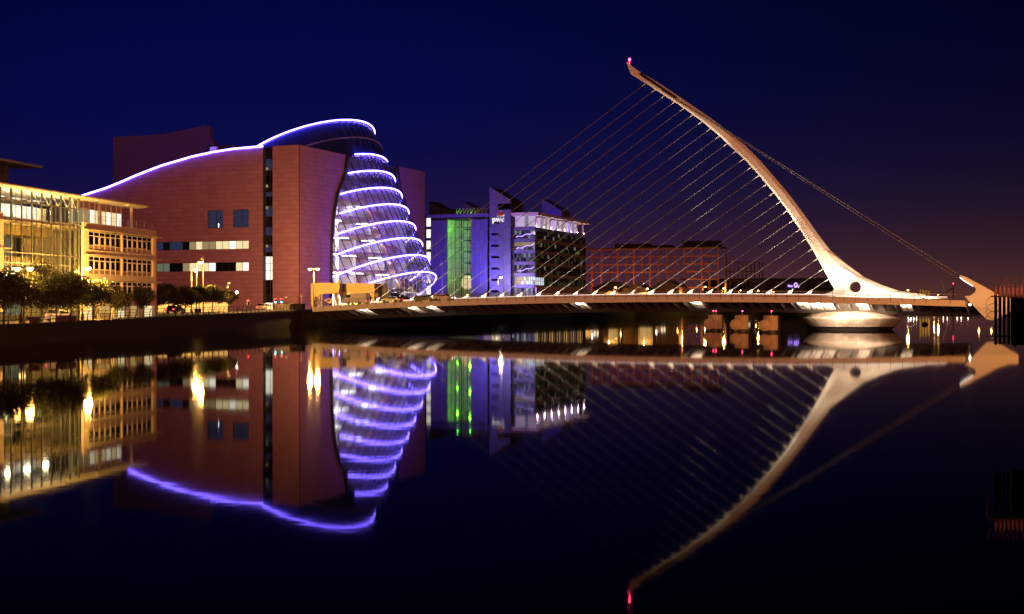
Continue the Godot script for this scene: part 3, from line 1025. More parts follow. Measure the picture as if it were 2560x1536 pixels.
# ---------------------------------------------------------------- cream office on the left
func office() -> void:
	var turn := atan2(0.98, 0.19)
	var o := thing("office_block", "cream panelled office block with glass atrium and overhanging flat roof", "office", Vector3(-61.4, 0, -168), turn)
	# local: x along the front to the right, z towards the river
	var glass_pick := func(_i, j): return M.spandrel if j == 0 else (M.black_glass if rng.randf() < 0.8 else M.blue_glass)
	var x0 := 20.2
	var x1 := 42.5
	var floors := [11.55, 8.2, 4.85]
	# structure core
	bar("core_wall", M.cream_b, o, Vector3(5.0, 9.0, -14.0), Vector3(74.0, 12.4, 9.0))
	bar("floor_slab", M.cream_b, o, Vector3(6.0, 15.0, -9.6), Vector3(72.0, 0.5, 17.6))
	for wing in [[x0, x1, 2], [-32.0, 0.6, 3]]:
		var a: float = wing[0]
		var e: float = wing[1]
		for f in floors.size():
			var y: float = floors[f]
			var bays: int = wing[2]
			for b in bays:
				var w0 := lerpf(a + 1.6, e - 0.9, float(b) / bays) + 0.15
				var w1 := lerpf(a + 1.6, e - 0.9, float(b + 1) / bays) - 0.15
				var win := window(o, Transform3D(Basis.IDENTITY, Vector3(0, 0, -0.25)), w0, y + 0.45, w1, y + 2.9, steps(w0, w1, 6), [y + 1.05, y + 2.35], glass_pick, M.cream_frame, 0.08, 0.07)
				# opening lights stand proud
				var st := S()
				for k in 4:
					var c0 := lerpf(w0, w1, (k + 1.0) / 6) + 0.1
					var c1 := lerpf(w0, w1, (k + 2.0) / 6) - 0.1
					for q in [[Vector3((c0 + c1) / 2, y + 1.15, 0.03), Vector3(c1 - c0, 0.09, 0.05)], [Vector3((c0 + c1) / 2, y + 2.26, 0.03), Vector3(c1 - c0, 0.09, 0.05)], [Vector3(c0 + 0.06, y + 1.7, 0.03), Vector3(0.09, 1.0, 0.05)], [Vector3(c1 - 0.06, y + 1.7, 0.03), Vector3(0.09, 1.0, 0.05)]]:
						box(st, q[0], q[1])
				commit(st, "casement", M.cream_frame, win)
				# pier between bays
				bar("pier", M.cream, o, Vector3(w1 + 0.15, y + 1.67, -0.16), Vector3(0.3, 2.5, 0.3))
			# cladding band under the windows, in panels
			var n := int((e - a) / 1.75)
			for k in n:
				bar("cladding_panel", M.cream if k % 3 else M.cream_b, o, Vector3(lerpf(a, e, (k + 0.5) / n), y - 0.02, -0.12), Vector3((e - a) / n - 0.05, 0.86, 0.3))
			# sunshade ledge above the windows
			bar("sunshade", M.cream, o, Vector3((a + e) / 2 + 0.4, y + 3.06, 0.2), Vector3(e - a + 0.8, 0.12, 0.8))
		var n2 := int((e - a) / 1.75)
		for k in n2:
			bar("parapet_panel", M.cream if k % 3 else M.cream_b, o, Vector3(lerpf(a, e, (k + 0.5) / n2), 15.1, -0.12), Vector3((e - a) / n2 - 0.05, 1.0, 0.3))
		bar("end_pier", M.cream, o, Vector3(a + 0.75, 9.1, -0.14), Vector3(1.45, 11.0, 0.36))
		bar("end_pier", M.cream, o, Vector3(e - 0.4, 9.1, -0.14), Vector3(0.8, 11.0, 0.36))
		# ground floor
		for k in 5:
			bar("ground_pane", M.lit_cream if (k % 2 == 0) else M.lit_warm, o, Vector3(lerpf(a, e, (k + 0.5) / 5), 3.2, -0.6), Vector3((e - a) / 5 - 0.6, 2.3, 0.06))
			bar("ground_pier", M.cream, o, Vector3(lerpf(a, e, k / 5.0) + 0.3, 3.2, -0.3), Vector3(0.55, 2.6, 0.5))
	# right return wall
	bar("side_wall", M.cream_b, o, Vector3(x1 + 0.14, 8.6, -9.3), Vector3(0.28, 13.2, 18.2))
	# roof terrace storey, set back
	var lit := func(i, j):
		if j == 2: return M.spandrel
		if j == 0: return M.black_glass
		return [M.lit_blind, M.lit_cream_dim, M.lit_cream_dim, M.lit_white, M.lit_cream, M.lit_cream, M.lit_white, M.lit_cream, M.lit_white][i % 9]
	window(o, Transform3D(Basis.IDENTITY, Vector3(0, 0, -2.4)), 21.6, 15.3, 36.0, 18.8, steps(21.6, 36.0, 9), [15.75, 17.75], lit, M.cream_frame, 0.12, 0.16)
	bar("terrace_side_wall", M.cream_b, o, Vector3(36.1, 17.0, -8.0), Vector3(0.2, 3.5, 11.0))
	bar("terrace_column", M.cream, o, Vector3(29.0, 17.0, -2.2), Vector3(0.4, 3.6, 0.4))
	bar("terrace_column", M.cream, o, Vector3(37.6, 17.0, -1.6), Vector3(0.35, 3.6, 0.35))
	# overhanging roof
	var st := S()
	prism(st, PackedVector2Array([Vector2(0.4, 18.95), Vector2(0.35, 19.12), Vector2(-15.0, 19.6), Vector2(-15.0, 19.0), Vector2(-0.6, 18.72)]), -34.0, 39.2, Transform3D(Basis(Vector3(0, 0, 1), Vector3.UP, Vector3(1, 0, 0)), Vector3(0, 0, 0)))
	commit(st, "roof", M.cream, o)
	for x in [-6.0, 6.0, 15.0, 24.0, 33.0]:
		bar("roof_bracket", M.cream_frame, o, Vector3(x, 18.80, -0.5), Vector3(0.16, 0.16, 1.6))
	# plant storey on top
	bar("plant_room", M.roof, o, Vector3(-4.0, 20.9, -9.5), Vector3(30.0, 2.6, 8.0))
	bar("plant_roof", M.grey_metal, o, Vector3(-3.5, 22.45, -8.5), Vector3(36.0, 0.3, 11.5))
	for x in [17.0, 22.0]:
		st = S(true)
		lathe(st, [Vector2(0.001, 0), Vector2(0.9, 0), Vector2(0.9, 0.35), Vector2(1.3, 0.45), Vector2(1.3, 0.6), Vector2(0.001, 0.75)], 14)
		commit(st, "roof_vent", M.roof, o, Transform3D(Basis.IDENTITY, Vector3(x, 20.0, -9.0)))
	# terrace railing
	for k in 9:
		bar("terrace_rail_post", M.grey_metal, o, Vector3(lerpf(21.0, 41.8, k / 8.0), 16.15, -0.35), Vector3(0.05, 1.1, 0.05))
	for y in [16.25, 16.68]:
		bar("terrace_rail", M.grey_metal, o, Vector3(31.4, y, -0.34), Vector3(21.0, 0.04, 0.04))
	# atrium: glass front with posts, lit galleries behind
	var g0 := 0.7
	var g1 := 20.0
	var nm := 8
	for k in nm + 1:
		var x := lerpf(g0, g1, float(k) / nm)
		bar("atrium_post", M.green_steel, o, Vector3(x, 10.6, -0.5), Vector3(0.13, 16.2, 0.2))
		if k < nm:
			bar("atrium_mullion", M.green_steel, o, Vector3(x + 1.2, 10.4, -0.55), Vector3(0.045, 16.0, 0.06))
			for r in 4:
				bar("pane", M.glass, o, Vector3(x + 1.2, 4.4 + r * 4.0, -0.62), Vector3(2.2, 3.9, 0.03))
			# truss lacing under the roof
			st = S()
			beam(st, Vector3(x, 17.3, -0.9), Vector3(x + 1.2, 18.6, -0.9), 0.1, 0.1)
			beam(st, Vector3(x + 1.2, 18.6, -0.9), Vector3(x + 2.4, 17.3, -0.9), 0.1, 0.1)
			commit(st, "roof_truss", M.white_paint, o)
	for y in [17.25, 14.6, 10.9, 9.6, 6.4, 5.2]:
		bar("atrium_transom", M.pole_metal, o, Vector3((g0 + g1) / 2, y, -0.44), Vector3(g1 - g0, 0.12, 0.12))
	bar("atrium_floor", M.paving, o, Vector3(10.3, 2.2, -6.0), Vector3(21.0, 0.3, 11.0))
	bar("atrium_back_wall", M.timber_slats, o, Vector3(10.3, 10.5, -9.2), Vector3(21.0, 16.4, 0.3))
	for f in 3:
		var y := 6.1 + f * 4.0
		bar("gallery_front", M.timber_slats, o, Vector3(10.3, y, -4.6), Vector3(19.6, 1.15, 0.25))
		bar("gallery_floor", M.timber_slats, o, Vector3(10.3, y - 0.5, -6.9), Vector3(19.6, 0.25, 4.4))
		for k in 8:
			var m: Material = M.lit_white if f == 2 and k < 7 else ([M.lit_blind, M.lit_blind, M.dark_glass][(k + f) % 3])
			if f == 2 and k == 7: m = M.cream
			bar("gallery_screen", m, o, Vector3(1.9 + k * 2.42, y + 2.0, -5.4 if f == 2 else -8.6), Vector3(2.25 if f == 2 else 1.9, 2.6, 0.08))
		for k in 5:
			bar("gallery_post", M.pole_metal, o, Vector3(0.8 + k * 4.84, y + 2.0, -4.7), Vector3(0.22, 2.9, 0.22))
	for k in 4:
		bar("gallery_screen", M.lit_blind, o, Vector3(3.0 + k * 4.8, 4.2, -8.6), Vector3(3.6, 2.2, 0.08))
		bar("ceiling_light", M.lit_white, o, Vector3(3.0 + k * 4.6, 18.2, -5.0), Vector3(2.6, 0.1, 1.0))
		omni(o, Vector3(3.0 + k * 4.6, 16.8, -3.6), Color(1.0, 0.93, 0.72), 16.0, 0.4)
	omni(o, Vector3(6.0, 9.5, -3.0), Color(0.9, 1.0, 0.75), 3.0, 0.4)
	omni(o, Vector3(14.0, 9.5, -3.0), Color(0.9, 1.0, 0.75), 3.0, 0.4)
	omni(o, Vector3(10.0, 4.6, -3.0), Color(1.0, 0.8, 0.5), 2.0, 0.4)

# ---------------------------------------------------------------- violet-lit glass office behind the convention centre
func glass_tower() -> void:
	var p := thing("glass_office", "violet lit office building with green atrium and slanted white tower", "office", Vector3(6.7, 0, -405), GR)
	# local: west front in z=0 (x from -35 to 0), south front in x=0 (z from 0 to -47)
	var vc := [M.violet_clad, M.violet_clad_b]
	# left wing: cladding either side of the atrium
	for seg in [[-33.2, -28.0, 1], [-20.1, -14.9, 1]]:
		var n := 4
		for i in n:
			for r in 8:
				bar("cladding_panel", vc[(i + r) % 2], p, Vector3(lerpf(seg[0], seg[1], (i + 0.5) / n), 5.2 + r * 3.3, -0.15), Vector3((seg[1] - seg[0]) / n - 0.05, 3.24, 0.3))
	bar("parapet", M.violet_clad, p, Vector3(-24.3, 31.2, -0.1), Vector3(19.6, 0.95, 0.5))
	bar("core_wall", M.roof, p, Vector3(-24.6, 17.0, -12.0), Vector3(20.4, 27.0, 6.0))
	bar("roof", M.roof, p, Vector3(-24.5, 30.4, -8.0), Vector3(20.0, 0.4, 15.4))
	for k in 8:
		var y := 4.9 + k * 3.38
		bar("stair_window", M.lit_white, p, Vector3(-34.0, y + 0.9, -0.3), Vector3(1.3, 2.5, 0.1))
		bar("stair_spandrel", M.dark_frame, p, Vector3(-34.0, y + 2.6, -0.25), Vector3(1.5, 0.75, 0.2))
	bar("stair_wall", M.violet_clad_b, p, Vector3(-34.1, 17.0, -0.8), Vector3(1.7, 28.0, 0.3))
	# green atrium
	var gp2 := func(i, j):
		if j == 8: return M.glass
		return M.glass
	window(p, Transform3D(Basis.IDENTITY, Vector3(0, 0, -0.35)), -28.0, 3.6, -20.1, 30.7, steps(-28.0, -20.1, 6), steps(3.6, 30.7, 9), gp2, M.dark_frame, 0.1, 0.2)
	bar("atrium_back", M.white_paint, p, Vector3(-24.0, 17.0, -8.6), Vector3(8.2, 27.0, 0.3))
	bar("atrium_side", M.white_paint, p, Vector3(-28.1, 17.0, -4.6), Vector3(0.2, 27.0, 8.0))
	bar("atrium_side", M.white_paint, p, Vector3(-20.0, 17.0, -4.6), Vector3(0.2, 27.0, 8.0))
	for f in 7:
		var y := 7.2 + f * 3.38
		bar("atrium_gallery", M.dark_frame, p, Vector3(-22.4, y, -7.0), Vector3(4.6, 0.3, 2.8))
		bar("gallery_light", M.lit_green, p, Vector3(-21.9, y + 0.3, -3.5), Vector3(3.6, 0.12, 0.08))
		if f > 1:
			bar("red_panel", M.sign_orange, p, Vector3(-21.9, y + 1.6, -4.2), Vector3(0.8, 2.2, 0.1))
		bar("gallery_column", M.dark_frame, p, Vector3(-24.8, y + 1.6, -3.8), Vector3(0.25, 3.0, 0.25))
	for k in 9:
		bar("green_tube_lamp", M.green_tube, p, Vector3(-27.2 + k * 0.83, 30.35, -0.9), Vector3(0.5, 0.12, 0.1))
	for y in [27.5, 20.0, 12.5]:
		omni(p, Vector3(-25.8, y, -3.0), Color(0.45, 0.95, 0.15), 8.0 if y > 25 else 3.0, 0.3)
		omni(p, Vector3(-21.4, y + 1.0, -2.2), Color(0.45, 0.95, 0.10), 7.0, 0.3)
	# faceted lantern sculpture in the atrium
	var st := S()
	lathe(st, [Vector2(0.001, 0), Vector2(1.1, 0.1), Vector2(1.7, 1.5), Vector2(1.5, 3.2), Vector2(0.6, 4.0), Vector2(0.001, 4.1)], 7)
	commit(st, "paper_lantern", M.lit_cream, p, Transform3D(Basis.IDENTITY, Vector3(-22.3, 9.4, -2.2)))
	# green lit roof trusses
	for k in 9:
		st = S()
		beam(st, Vector3(-25.6 + k * 1.15, 33.6, -2.0), Vector3(-25.0 + k * 1.15, 31.7, -0.4), 0.1, 0.1)
		beam(st, Vector3(-25.0 + k * 1.15, 31.7, -0.4), Vector3(-24.45 + k * 1.15, 33.6, -2.0), 0.1, 0.1)
		commit(st, "roof_truss", M.white_paint, p)
	for x in [-24.5, -20.5]:
		omni(p, Vector3(x, 32.4, -0.2), Color(0.3, 0.95, 0.25), 1.3, 0.1)
	st = S()
	beam(st, Vector3(-27, 33.65, -2.0), Vector3(-15.0, 33.65, -2.0), 0.15, 0.15)
	commit(st, "roof_beam", M.dark_frame, p)
	# curved dark roof at left
	st = S()
	prism(st, PackedVector2Array([Vector2(-36.0, 31.6), Vector2(-36.0, 36.2), Vector2(-33.5, 34.6), Vector2(-30.0, 33.6), Vector2(-25.5, 33.2), Vector2(-15.0, 32.9), Vector2(-15.0, 31.6)]), -14.0, -5.0)
	commit(st, "curved_roof", M.roof, p)
	# tower with slanted head
	bar("recess_wall", M.violet_clad_b, p, Vector3(-14.4, 17.0, -3.2), Vector3(0.95, 27.2, 0.3))
	for r in 10:
		for i in 3:
			var x0 := lerpf(-13.92, -7.28, i / 3.0)
			var x1 := lerpf(-13.92, -7.28, (i + 1) / 3.0)
			var y0 := 3.6 + r * 3.38
			var y1 := y0 + 3.34
			var outline := PackedVector2Array([Vector2(-13.92, 3.5), Vector2(-7.28, 3.5), Vector2(-7.28, 35.35), Vector2(-13.92, 39.35)])
			st = S()
			var any := false
			for q in Geometry2D.intersect_polygons(rect(x0 + 0.02, y0, x1 - 0.02, y1), outline):
				prism(st, q, 0.5, 0.9)
				any = true
			if any:
				commit(st, "cladding_panel", vc[(r + i) % 2], p)
		if r == 9:
			st = S()
			for i in 3:
				for q in Geometry2D.intersect_polygons(rect(lerpf(-13.92, -7.28, i / 3.0) + 0.02, 37.4, lerpf(-13.92, -7.28, (i + 1) / 3.0) - 0.02, 40.0), PackedVector2Array([Vector2(-13.92, 3.5), Vector2(-7.28, 3.5), Vector2(-7.28, 35.35), Vector2(-13.92, 39.35)])):
					prism(st, q, 0.5, 0.9)
			commit(st, "cladding_panel", M.violet_clad, p)
	st = S()
	prism(st, PackedVector2Array([Vector2(-13.9, 3.5), Vector2(-7.3, 3.5), Vector2(-7.3, 35.3), Vector2(-13.9, 39.3)]), -9.0, 0.48)
	commit(st, "tower_core", M.roof, p)
	for k in 7:
		var y := 28.43 - k * 3.33
		st = S()
		prism(st, PackedVector2Array([Vector2(-13.3, y), Vector2(-13.3, y + 0.62), Vector2(-11.3, y + 0.62), Vector2(-10.4, y)]), 0.89, 0.93)
		commit(st, "window_notch", M.black_glass, p)
	bar("sign_recess", M.black_glass, p, Vector3(-9.25, 33.4, 0.9), Vector3(3.9, 1.75, 0.06))
	# lettering and emblem
	var tm := TextMesh.new()
	tm.text = "pwc"
	var fnt := SystemFont.new()
	fnt.font_names = PackedStringArray(["Droid Serif"])
	fnt.font_weight = 700
	fnt.font_italic = true
	tm.font = fnt
	tm.font_size = 128
	tm.pixel_size = 0.0152
	tm.depth = 0.12
	piece("sign_lettering", tm, M.sign_white, p, Transform3D(Basis.IDENTITY, Vector3(-11.15, 29.75, 1.0)))
	for e in [[-10.75, 31.0, 1.1, 0.7, M.sign_orange], [-10.45, 31.55, 1.0, 0.75, M.red_paint], [-10.3, 32.05, 0.75, 0.5, M.sign_pink], [-9.75, 31.2, 0.5, 0.9, M.red_paint]]:
		bar("sign_emblem", e[4], p, Vector3(e[0], e[1], 0.98), Vector3(e[2], e[3], 0.1 + 0.02 * e[1] - 0.6))
	st = S()
	prism(st, PackedVector2Array([Vector2(-11.5, 30.62), Vector2(-9.25, 30.62), Vector2(-9.25, 31.2), Vector2(-9.4, 31.2), Vector2(-9.4, 30.78), Vector2(-11.5, 30.78)]), 0.92, 1.0)
	commit(st, "sign_underline", M.sign_white, p)
	# corner block, west side: floors of windows and violet spandrels
	bar("recess_wall", M.violet_clad_b, p, Vector3(-6.9, 15.0, -3.2), Vector3(0.8, 23.0, 0.3))
	var bandm := func(i, j): return [M.lit_blue, M.lit_violet, M.dark_glass, M.lit_blue, M.lit_cream_dim, M.lit_blue][(i * 5 + j * 3 + rng.randi() % 3) % 6]
	var wy := [[24.05, 26.47], [20.67, 23.09], [17.4, 19.82], [14.0, 16.44], [10.7, 13.05], [3.6, 9.79]]
	for f in wy.size():
		var y0: float = wy[f][0]
		var y1: float = wy[f][1]
		var pick := func(i, j):
			if f == 4: return [M.lit_cool, M.lit_cool, M.lit_cool_dim, M.lit_cream_dim][rng.randi() % 4]
			if f == 1 and j == 1: return M.lit_cream_dim
			return [M.lit_blue, M.dark_glass, M.lit_blue, M.lit_cool_dim, M.blue_glass][(i * 2 + j * 3 + f + rng.randi() % 2) % 5]
		window(p, Transform3D(Basis.IDENTITY, Vector3(0, 0, -0.2)), -6.5, y0, -0.05, y1, steps(-6.5, -0.05, 9), [(y0 + y1) / 2], pick, M.dark_frame, 0.07)
		bar("spandrel", vc[f % 2], p, Vector3(-3.3, y1 + 0.48, -0.1), Vector3(6.4, 0.94, 0.4))
		# wave of neon tubes inside the windows
		if f < 4 and f != 2:
			st = S(true)
			var pts := []
			for k in 9:
				pts.append(Vector3(-6.0 + k * 0.7, y0 + 0.4 + 0.16 * k + 0.2 * sin(k * 1.7), -0.12))
			tube(st, pts, 0.09, -1, 5)
			commit(st, "neon_tube", M.sign_violet, p)
	bar("corner_parapet", M.violet_clad, p, Vector3(-3.5, 31.3, -0.3), Vector3(6.9, 0.9, 0.8))
	# top storey, west side, brightly lit
	var topm := func(i, j): return M.lit_violet if i == 0 else (M.lit_lilac if i != 3 else M.lit_cool_dim)
	window(p, Transform3D(Basis.IDENTITY, Vector3(0, 0, -0.8)), -7.0, 27.5, -0.05, 30.7, steps(-7.0, -0.05, 6), [29.4], topm, M.white_paint, 0.08)
	# south side: columned top storey, dark floors
	var sf := Transform3D(Basis(Vector3.UP, PI / 2), Vector3.ZERO)
	var topm2 := func(i, _j): return [M.lit_lilac, M.lit_lilac, M.lit_violet, M.lit_lilac, M.lit_cool_dim, M.lit_lilac, M.lit_cream_dim][i % 7]
	window(p, sf.translated_local(Vector3(0, 0, -1.6)), 0.3, 27.5, 42.0, 30.6, steps(0.3, 42.0, 20), [], topm2, M.white_paint, 0.1, 0.12)
	for k in 8:
		bar("terrace_column", M.white_paint, p, Vector3(k * 6.2 + 1.0, 29.1, -0.2), Vector3(0.4, 3.2, 0.4), sf)
		bar("terrace_lamp", M.white_bulb, p, Vector3(k * 6.2 + 1.5, 27.62, -0.1), Vector3(0.25, 0.15, 0.25), sf)
		omni(p, sf * Vector3(k * 6.2 + 1.5, 27.9, 0.2), Color(1.0, 0.82, 0.95), 3.0, 0.1)
	st = S()
	prism(st, PackedVector2Array([Vector2(-0.3, 30.75), Vector2(48.5, 30.75), Vector2(48.5, 30.95), Vector2(44, 31.6), Vector2(-0.3, 31.6)]), -9.0, 1.0, sf)
	commit(st, "roof_canopy", M.white_paint, p)
	for f in 5:
		var y := 24.0 - f * 3.38
		var dk := func(i, j):
			var q := rng.randf()
			if f == 4: return M.lit_cool if i < 5 else (M.lit_green_dim if q < 0.4 else M.dark_glass)
			return M.lit_blind if q < 0.05 else (M.lit_green_dim if q < 0.26 else M.black_glass)
		window(p, sf.translated_local(Vector3(0, 0, -0.2)), 0.3, y, 46.7, y + 2.4, steps(0.3, 46.7, 30), [y + 1.2], dk, M.dark_frame, 0.09)
		bar("spandrel", M.brown_panel, p, Vector3(23.5, y - 0.48, -0.15), Vector3(46.4, 0.94, 0.4), sf)
	bar("south_core", M.roof, p, Vector3(23.5, 17.0, -8.0), Vector3(46.0, 27.0, 3.0), sf)
	bar("east_wall", M.roof, p, Vector3(46.6, 15.4, -7.0), Vector3(0.4, 24.0, 14.0), sf)
	# entrance arcade
	bar("arcade_band", M.cream, p, Vector3(23.4, 8.6, 0.2), Vector3(46.8, 2.6, 0.5), sf)
	for k in 14:
		bar("arcade_pane", [M.lit_warm, M.dark_glass, M.lit_cream_dim, M.dark_frame][k % 4], p, Vector3(1.8 + k * 3.3, 5.4, -0.4), Vector3(3.0, 3.8, 0.08), sf)
		bar("arcade_pier", M.cream_b, p, Vector3(0.2 + k * 3.3, 5.4, 0.1), Vector3(0.3, 3.8, 0.4), sf)
	# blue slanted plant towers on the roof
	for t in [[-32.3, -28.4, -22.0, 37.2, 35.0], [-5.96, 0.6, -22.0, 37.3, 33.4]]:
		st = S()
		prism(st, PackedVector2Array([Vector2(t[0], 31.0), Vector2(t[1], 31.0), Vector2(t[1], t[4]), Vector2(t[0], t[3])]), t[2] - 8.0, t[2])
		commit(st, "plant_tower", M.violet_clad, p)
	for x in [-4.5, -1.5]:
		spot(p, Vector3(x, 31.9, -16.0), Vector3(x, 35.0, -22.0), Color(0.16, 0.18, 1.0), 9.0, 60.0)
	spot(p, Vector3(-30.3, 33.6, -17.0), Vector3(-30.3, 36.0, -22.0), Color(0.16, 0.18, 1.0), 4.0, 60.0)
	# violet floodlights at the foot of the west front
	for f in [[-31.0, 12.0, 24.0, 70.0], [-17.5, 12.0, 24.0, 80.0], [-10.5, 9.0, 26.0, 220.0], [-3.3, 9.0, 20.0, 110.0]]:
		var at := Vector3(f[0], 4.6, f[1])
		bar("floodlight", M.grey_metal, p, at - Vector3(0, 0.5, 0), Vector3(0.6, 0.8, 0.5))
		spot(p, at, Vector3(f[0], f[2], 0), Color(0.42, 0.30, 1.0), f[3] * 4.6, 48.0, 0.3)

# ---------------------------------------------------------------- far buildings
func far_buildings() -> void:
	# unfinished frame, with world anchor at its west front's left end
	var O := Vector3(33.8, 0, -640)
	var b := thing("building_frame", "unfinished building skeleton of orange lit beams and columns", "construction", O, GR)
	var n := 9
	var W := 62.0
	for f in 6:
		var y := 13.0 + f * 3.45 - (0.0 if f else 0.2)
		var x0 := 0.0 if f > 1 else 44.0
		for z in [0.0]:
			bar("floor_beam", M.red_oxide, b, Vector3((x0 + W) / 2, y, z), Vector3(W - x0, 0.6, 0.5))
	bar("roof_slab", M.roof, b, Vector3(W / 2, 30.7, -7.0), Vector3(W + 0.6, 0.4, 15.0))
	for k in n:
		var x := [3.0, 7.5, 15.2, 22.8, 30.4, 38.2, 46.0, 54.0, 61.5][k] as float
		for z in [0.1, -14.1]:
			bar("column", M.red_oxide, b, Vector3(x, 16.8, z), Vector3(0.75, 27.0, 0.55))
	for q in [[20.0, 31.9, 16.0, 2.2], [52.0, 32.3, 17.0, 3.2], [34.0, 31.5, 9.0, 1.4]]:
		bar("roof_plant", M.roof, b, Vector3(q[0], q[1], -9.0), Vector3(q[2], q[3], 6.0))
	for x in [8.0, 26.0, 48.0]:
		bar("site_lamp", M.sodium_bulb, b, Vector3(x, 9.2, 11.0), Vector3(0.3, 0.3, 0.3))
		omni(b, Vector3(x, 9.6, 11.6), Color(1.0, 0.55, 0.25), 260.0, 0.2)
	# second, smaller frame
	var c := thing("building_frame", "smaller dark building skeleton right of the orange lit frame", "construction", Vector3(103.0, 0, -675), GR)
	for f in 5:
		bar("floor_beam", M.rust, c, Vector3(8.5, 8.0 + f * 4.4, 0), Vector3(17.0, 0.4, 0.5))
	for k in 5:
		bar("column", M.rust, c, Vector3(0.4 + k * 4.0, 14.5, 0.05), Vector3(0.5, 22.4 if k > 1 else 27.0, 0.5))
		bar("column", M.rust, c, Vector3(0.4 + k * 4.0, 14.5, -8.0), Vector3(0.5, 22.4, 0.5))
	# low dark warehouses in front of the frame
	var lows := [
		[1520.0, 78.0, 590.0, 9.0, "dark pitched warehouse in front of the orange frame, nearest the glass office"],
		[1590.0, 60.0, 600.0, 8.2, "dark pitched warehouse in front of the middle of the orange frame"],
		[1665.0, 66.0, 610.0, 10.0, "dark pitched warehouse below the right end of the orange frame"],
	]
	for l in lows:
		var Z: float = l[2]
		var x: float = (l[0] - 1280.0) / 3500.0 * Z
		var w := thing("warehouse", l[4], "warehouse", Vector3(x, 0, -Z), GR, "warehouses along the far quay")
		var ww: float = l[1] / 3500.0 * Z
		var st := S()
		prism(st, PackedVector2Array([Vector2(-ww / 2, 3.4), Vector2(ww / 2, 3.4), Vector2(ww / 2, l[3] + 3.0), Vector2(0, l[3] + 6.0), Vector2(-ww / 2, l[3] + 3.0)]), -16.0, 0)
		commit(st, "wall", M.brick, w)
		st = S()
		for sg in [-1, 1]:
			beam(st, Vector3(0, l[3] + 6.1, 0.3), Vector3(sg * (ww / 2 + 0.4), l[3] + 2.9, 0.3), 0.5, 0.35)
		commit(st, "roof_edge", M.roof, w)
		bar("door", M.dark_frame, w, Vector3(0, 5.4, 0.05), Vector3(3.0, 4.0, 0.1))
	# small lit quay buildings right of the glass office
	var h := thing("brick_house", "low brick building with one white framed window beside the glass office", "house", Vector3(26.4, 0, -500), GR)
	bar("wall", M.brick, h, Vector3(3.0, 6.3, -4.0), Vector3(6.6, 6.0, 8.0))
	bar("roof_coping", M.concrete, h, Vector3(3.0, 9.5, -4.0), Vector3(7.0, 0.35, 8.4))
	window(h, Transform3D(Basis.IDENTITY, Vector3(0, 0, 0.06)), 0.3, 4.6, 1.6, 6.9, [], [5.8], func(_i, _j): return M.black_glass, M.white_paint, 0.14)
	for q in [[33.2, -505.0, "lit yellow loading bay beside the low brick building"], [46.5, -512.0, "lit yellow loading bay further along the far quay"]]:
		var g := thing("loading_bay", q[2], "loading bay", Vector3(q[0], 0, q[1]), GR, "lit loading bays")
		bar("wall", M.cream, g, Vector3(2.4, 6.4, -2.0), Vector3(5.6, 6.2, 3.6))
		for k in 3:
			bar("door_leaf", M.lit_warm, g, Vector3(0.9 + k * 1.5, 5.6, -0.15), Vector3(1.3, 4.4, 0.1))
		bar("canopy", M.concrete, g, Vector3(2.4, 9.6, -1.5), Vector3(6.2, 0.3, 5.0))
		omni(g, Vector3(2.4, 8.9, 1.8), SODIUM, 22.0, 0.15)
	# arena far away
	var ar := thing("arena", "long dark arena on the horizon with a small violet sign", "arena", Vector3(118.0, 0, -830), GR)
	bar("hall", M.roof, ar, Vector3(34.0, 12.0, -20.0), Vector3(78.0, 18.0, 36.0))
	bar("sign_wall", M.roof, ar, Vector3(50.0, 11.0, 1.0), Vector3(14.0, 15.4, 6.0))
	var fnt := SystemFont.new()
	fnt.font_names = PackedStringArray(["Droid Sans"])
	fnt.font_weight = 700
	for tx in [["The", 0.0135, 47.6, 16.3], ["O", 0.026, 50.8, 16.9], ["2", 0.013, 52.4, 15.9]]:
		var tm := TextMesh.new()
		tm.text = tx[0]
		tm.font = fnt
		tm.font_size = 128
		tm.pixel_size = tx[1]
		tm.depth = 0.3
		piece("sign_lettering", tm, M.sign_violet, ar, Transform3D(Basis.IDENTITY, Vector3(tx[2], tx[3], 4.6)))
	# ornate gabled hall with lit eaves behind the mast foot
	var gh := thing("gabled_hall", "gold lit low hall left of the mast foot with a violet roof sign", "building", Vector3(170.5, 0, -820), GR)
	bar("wall", M.cream, gh, Vector3(9.0, 8.0, -6.0), Vector3(20.0, 9.5, 10.0))
	bar("eave_lamp", M.sodium_bulb, gh, Vector3(9.0, 9.4, 0.2), Vector3(17.0, 0.14, 0.2))
	for k in 7:
		bar("window", M.lit_warm, gh, Vector3(1.5 + k * 2.5, 7.2, 0.05), Vector3(1.3, 2.4, 0.1))
	for k in 5:
		var st := S()
		prism(st, PackedVector2Array([Vector2(k * 3.6, 12.7), Vector2(k * 3.6 + 3.2, 12.7), Vector2(k * 3.6 + 1.6, 15.0)]), -2.0, -0.6)
		commit(st, "gable", M.cream, gh)
	bar("sign_fin", M.sign_violet, gh, Vector3(5.6, 17.6, -1.0), Vector3(0.5, 4.6, 0.2))
	bar("sign_fin", M.sign_violet, gh, Vector3(4.4, 16.8, -1.0), Vector3(0.4, 2.6, 0.2))
	omni(gh, Vector3(9.0, 11.0, 5.0), SODIUM, 40.0, 0.2)
	# silos and a crane far right
	for k in 4:
		var st := S(true)
		lathe(st, [Vector2(0.78, 3.0), Vector2(0.78, 15.0 - k * 0.5), Vector2(0.5, 16.0 - k * 0.5), Vector2(0.001, 16.3 - k * 0.5)], 14)
		var s := commit(st, "silo", M.cream, self, Transform3D(Basis.IDENTITY, Vector3(262.4 + k * 1.85, 0, -900)))
		tag(s, ["leftmost of the four tall silos on the right horizon", "second from the left of the four horizon silos", "third from the left of the four horizon silos", "rightmost of the four tall silos on the right horizon"][k], "silo", "silos on the horizon")
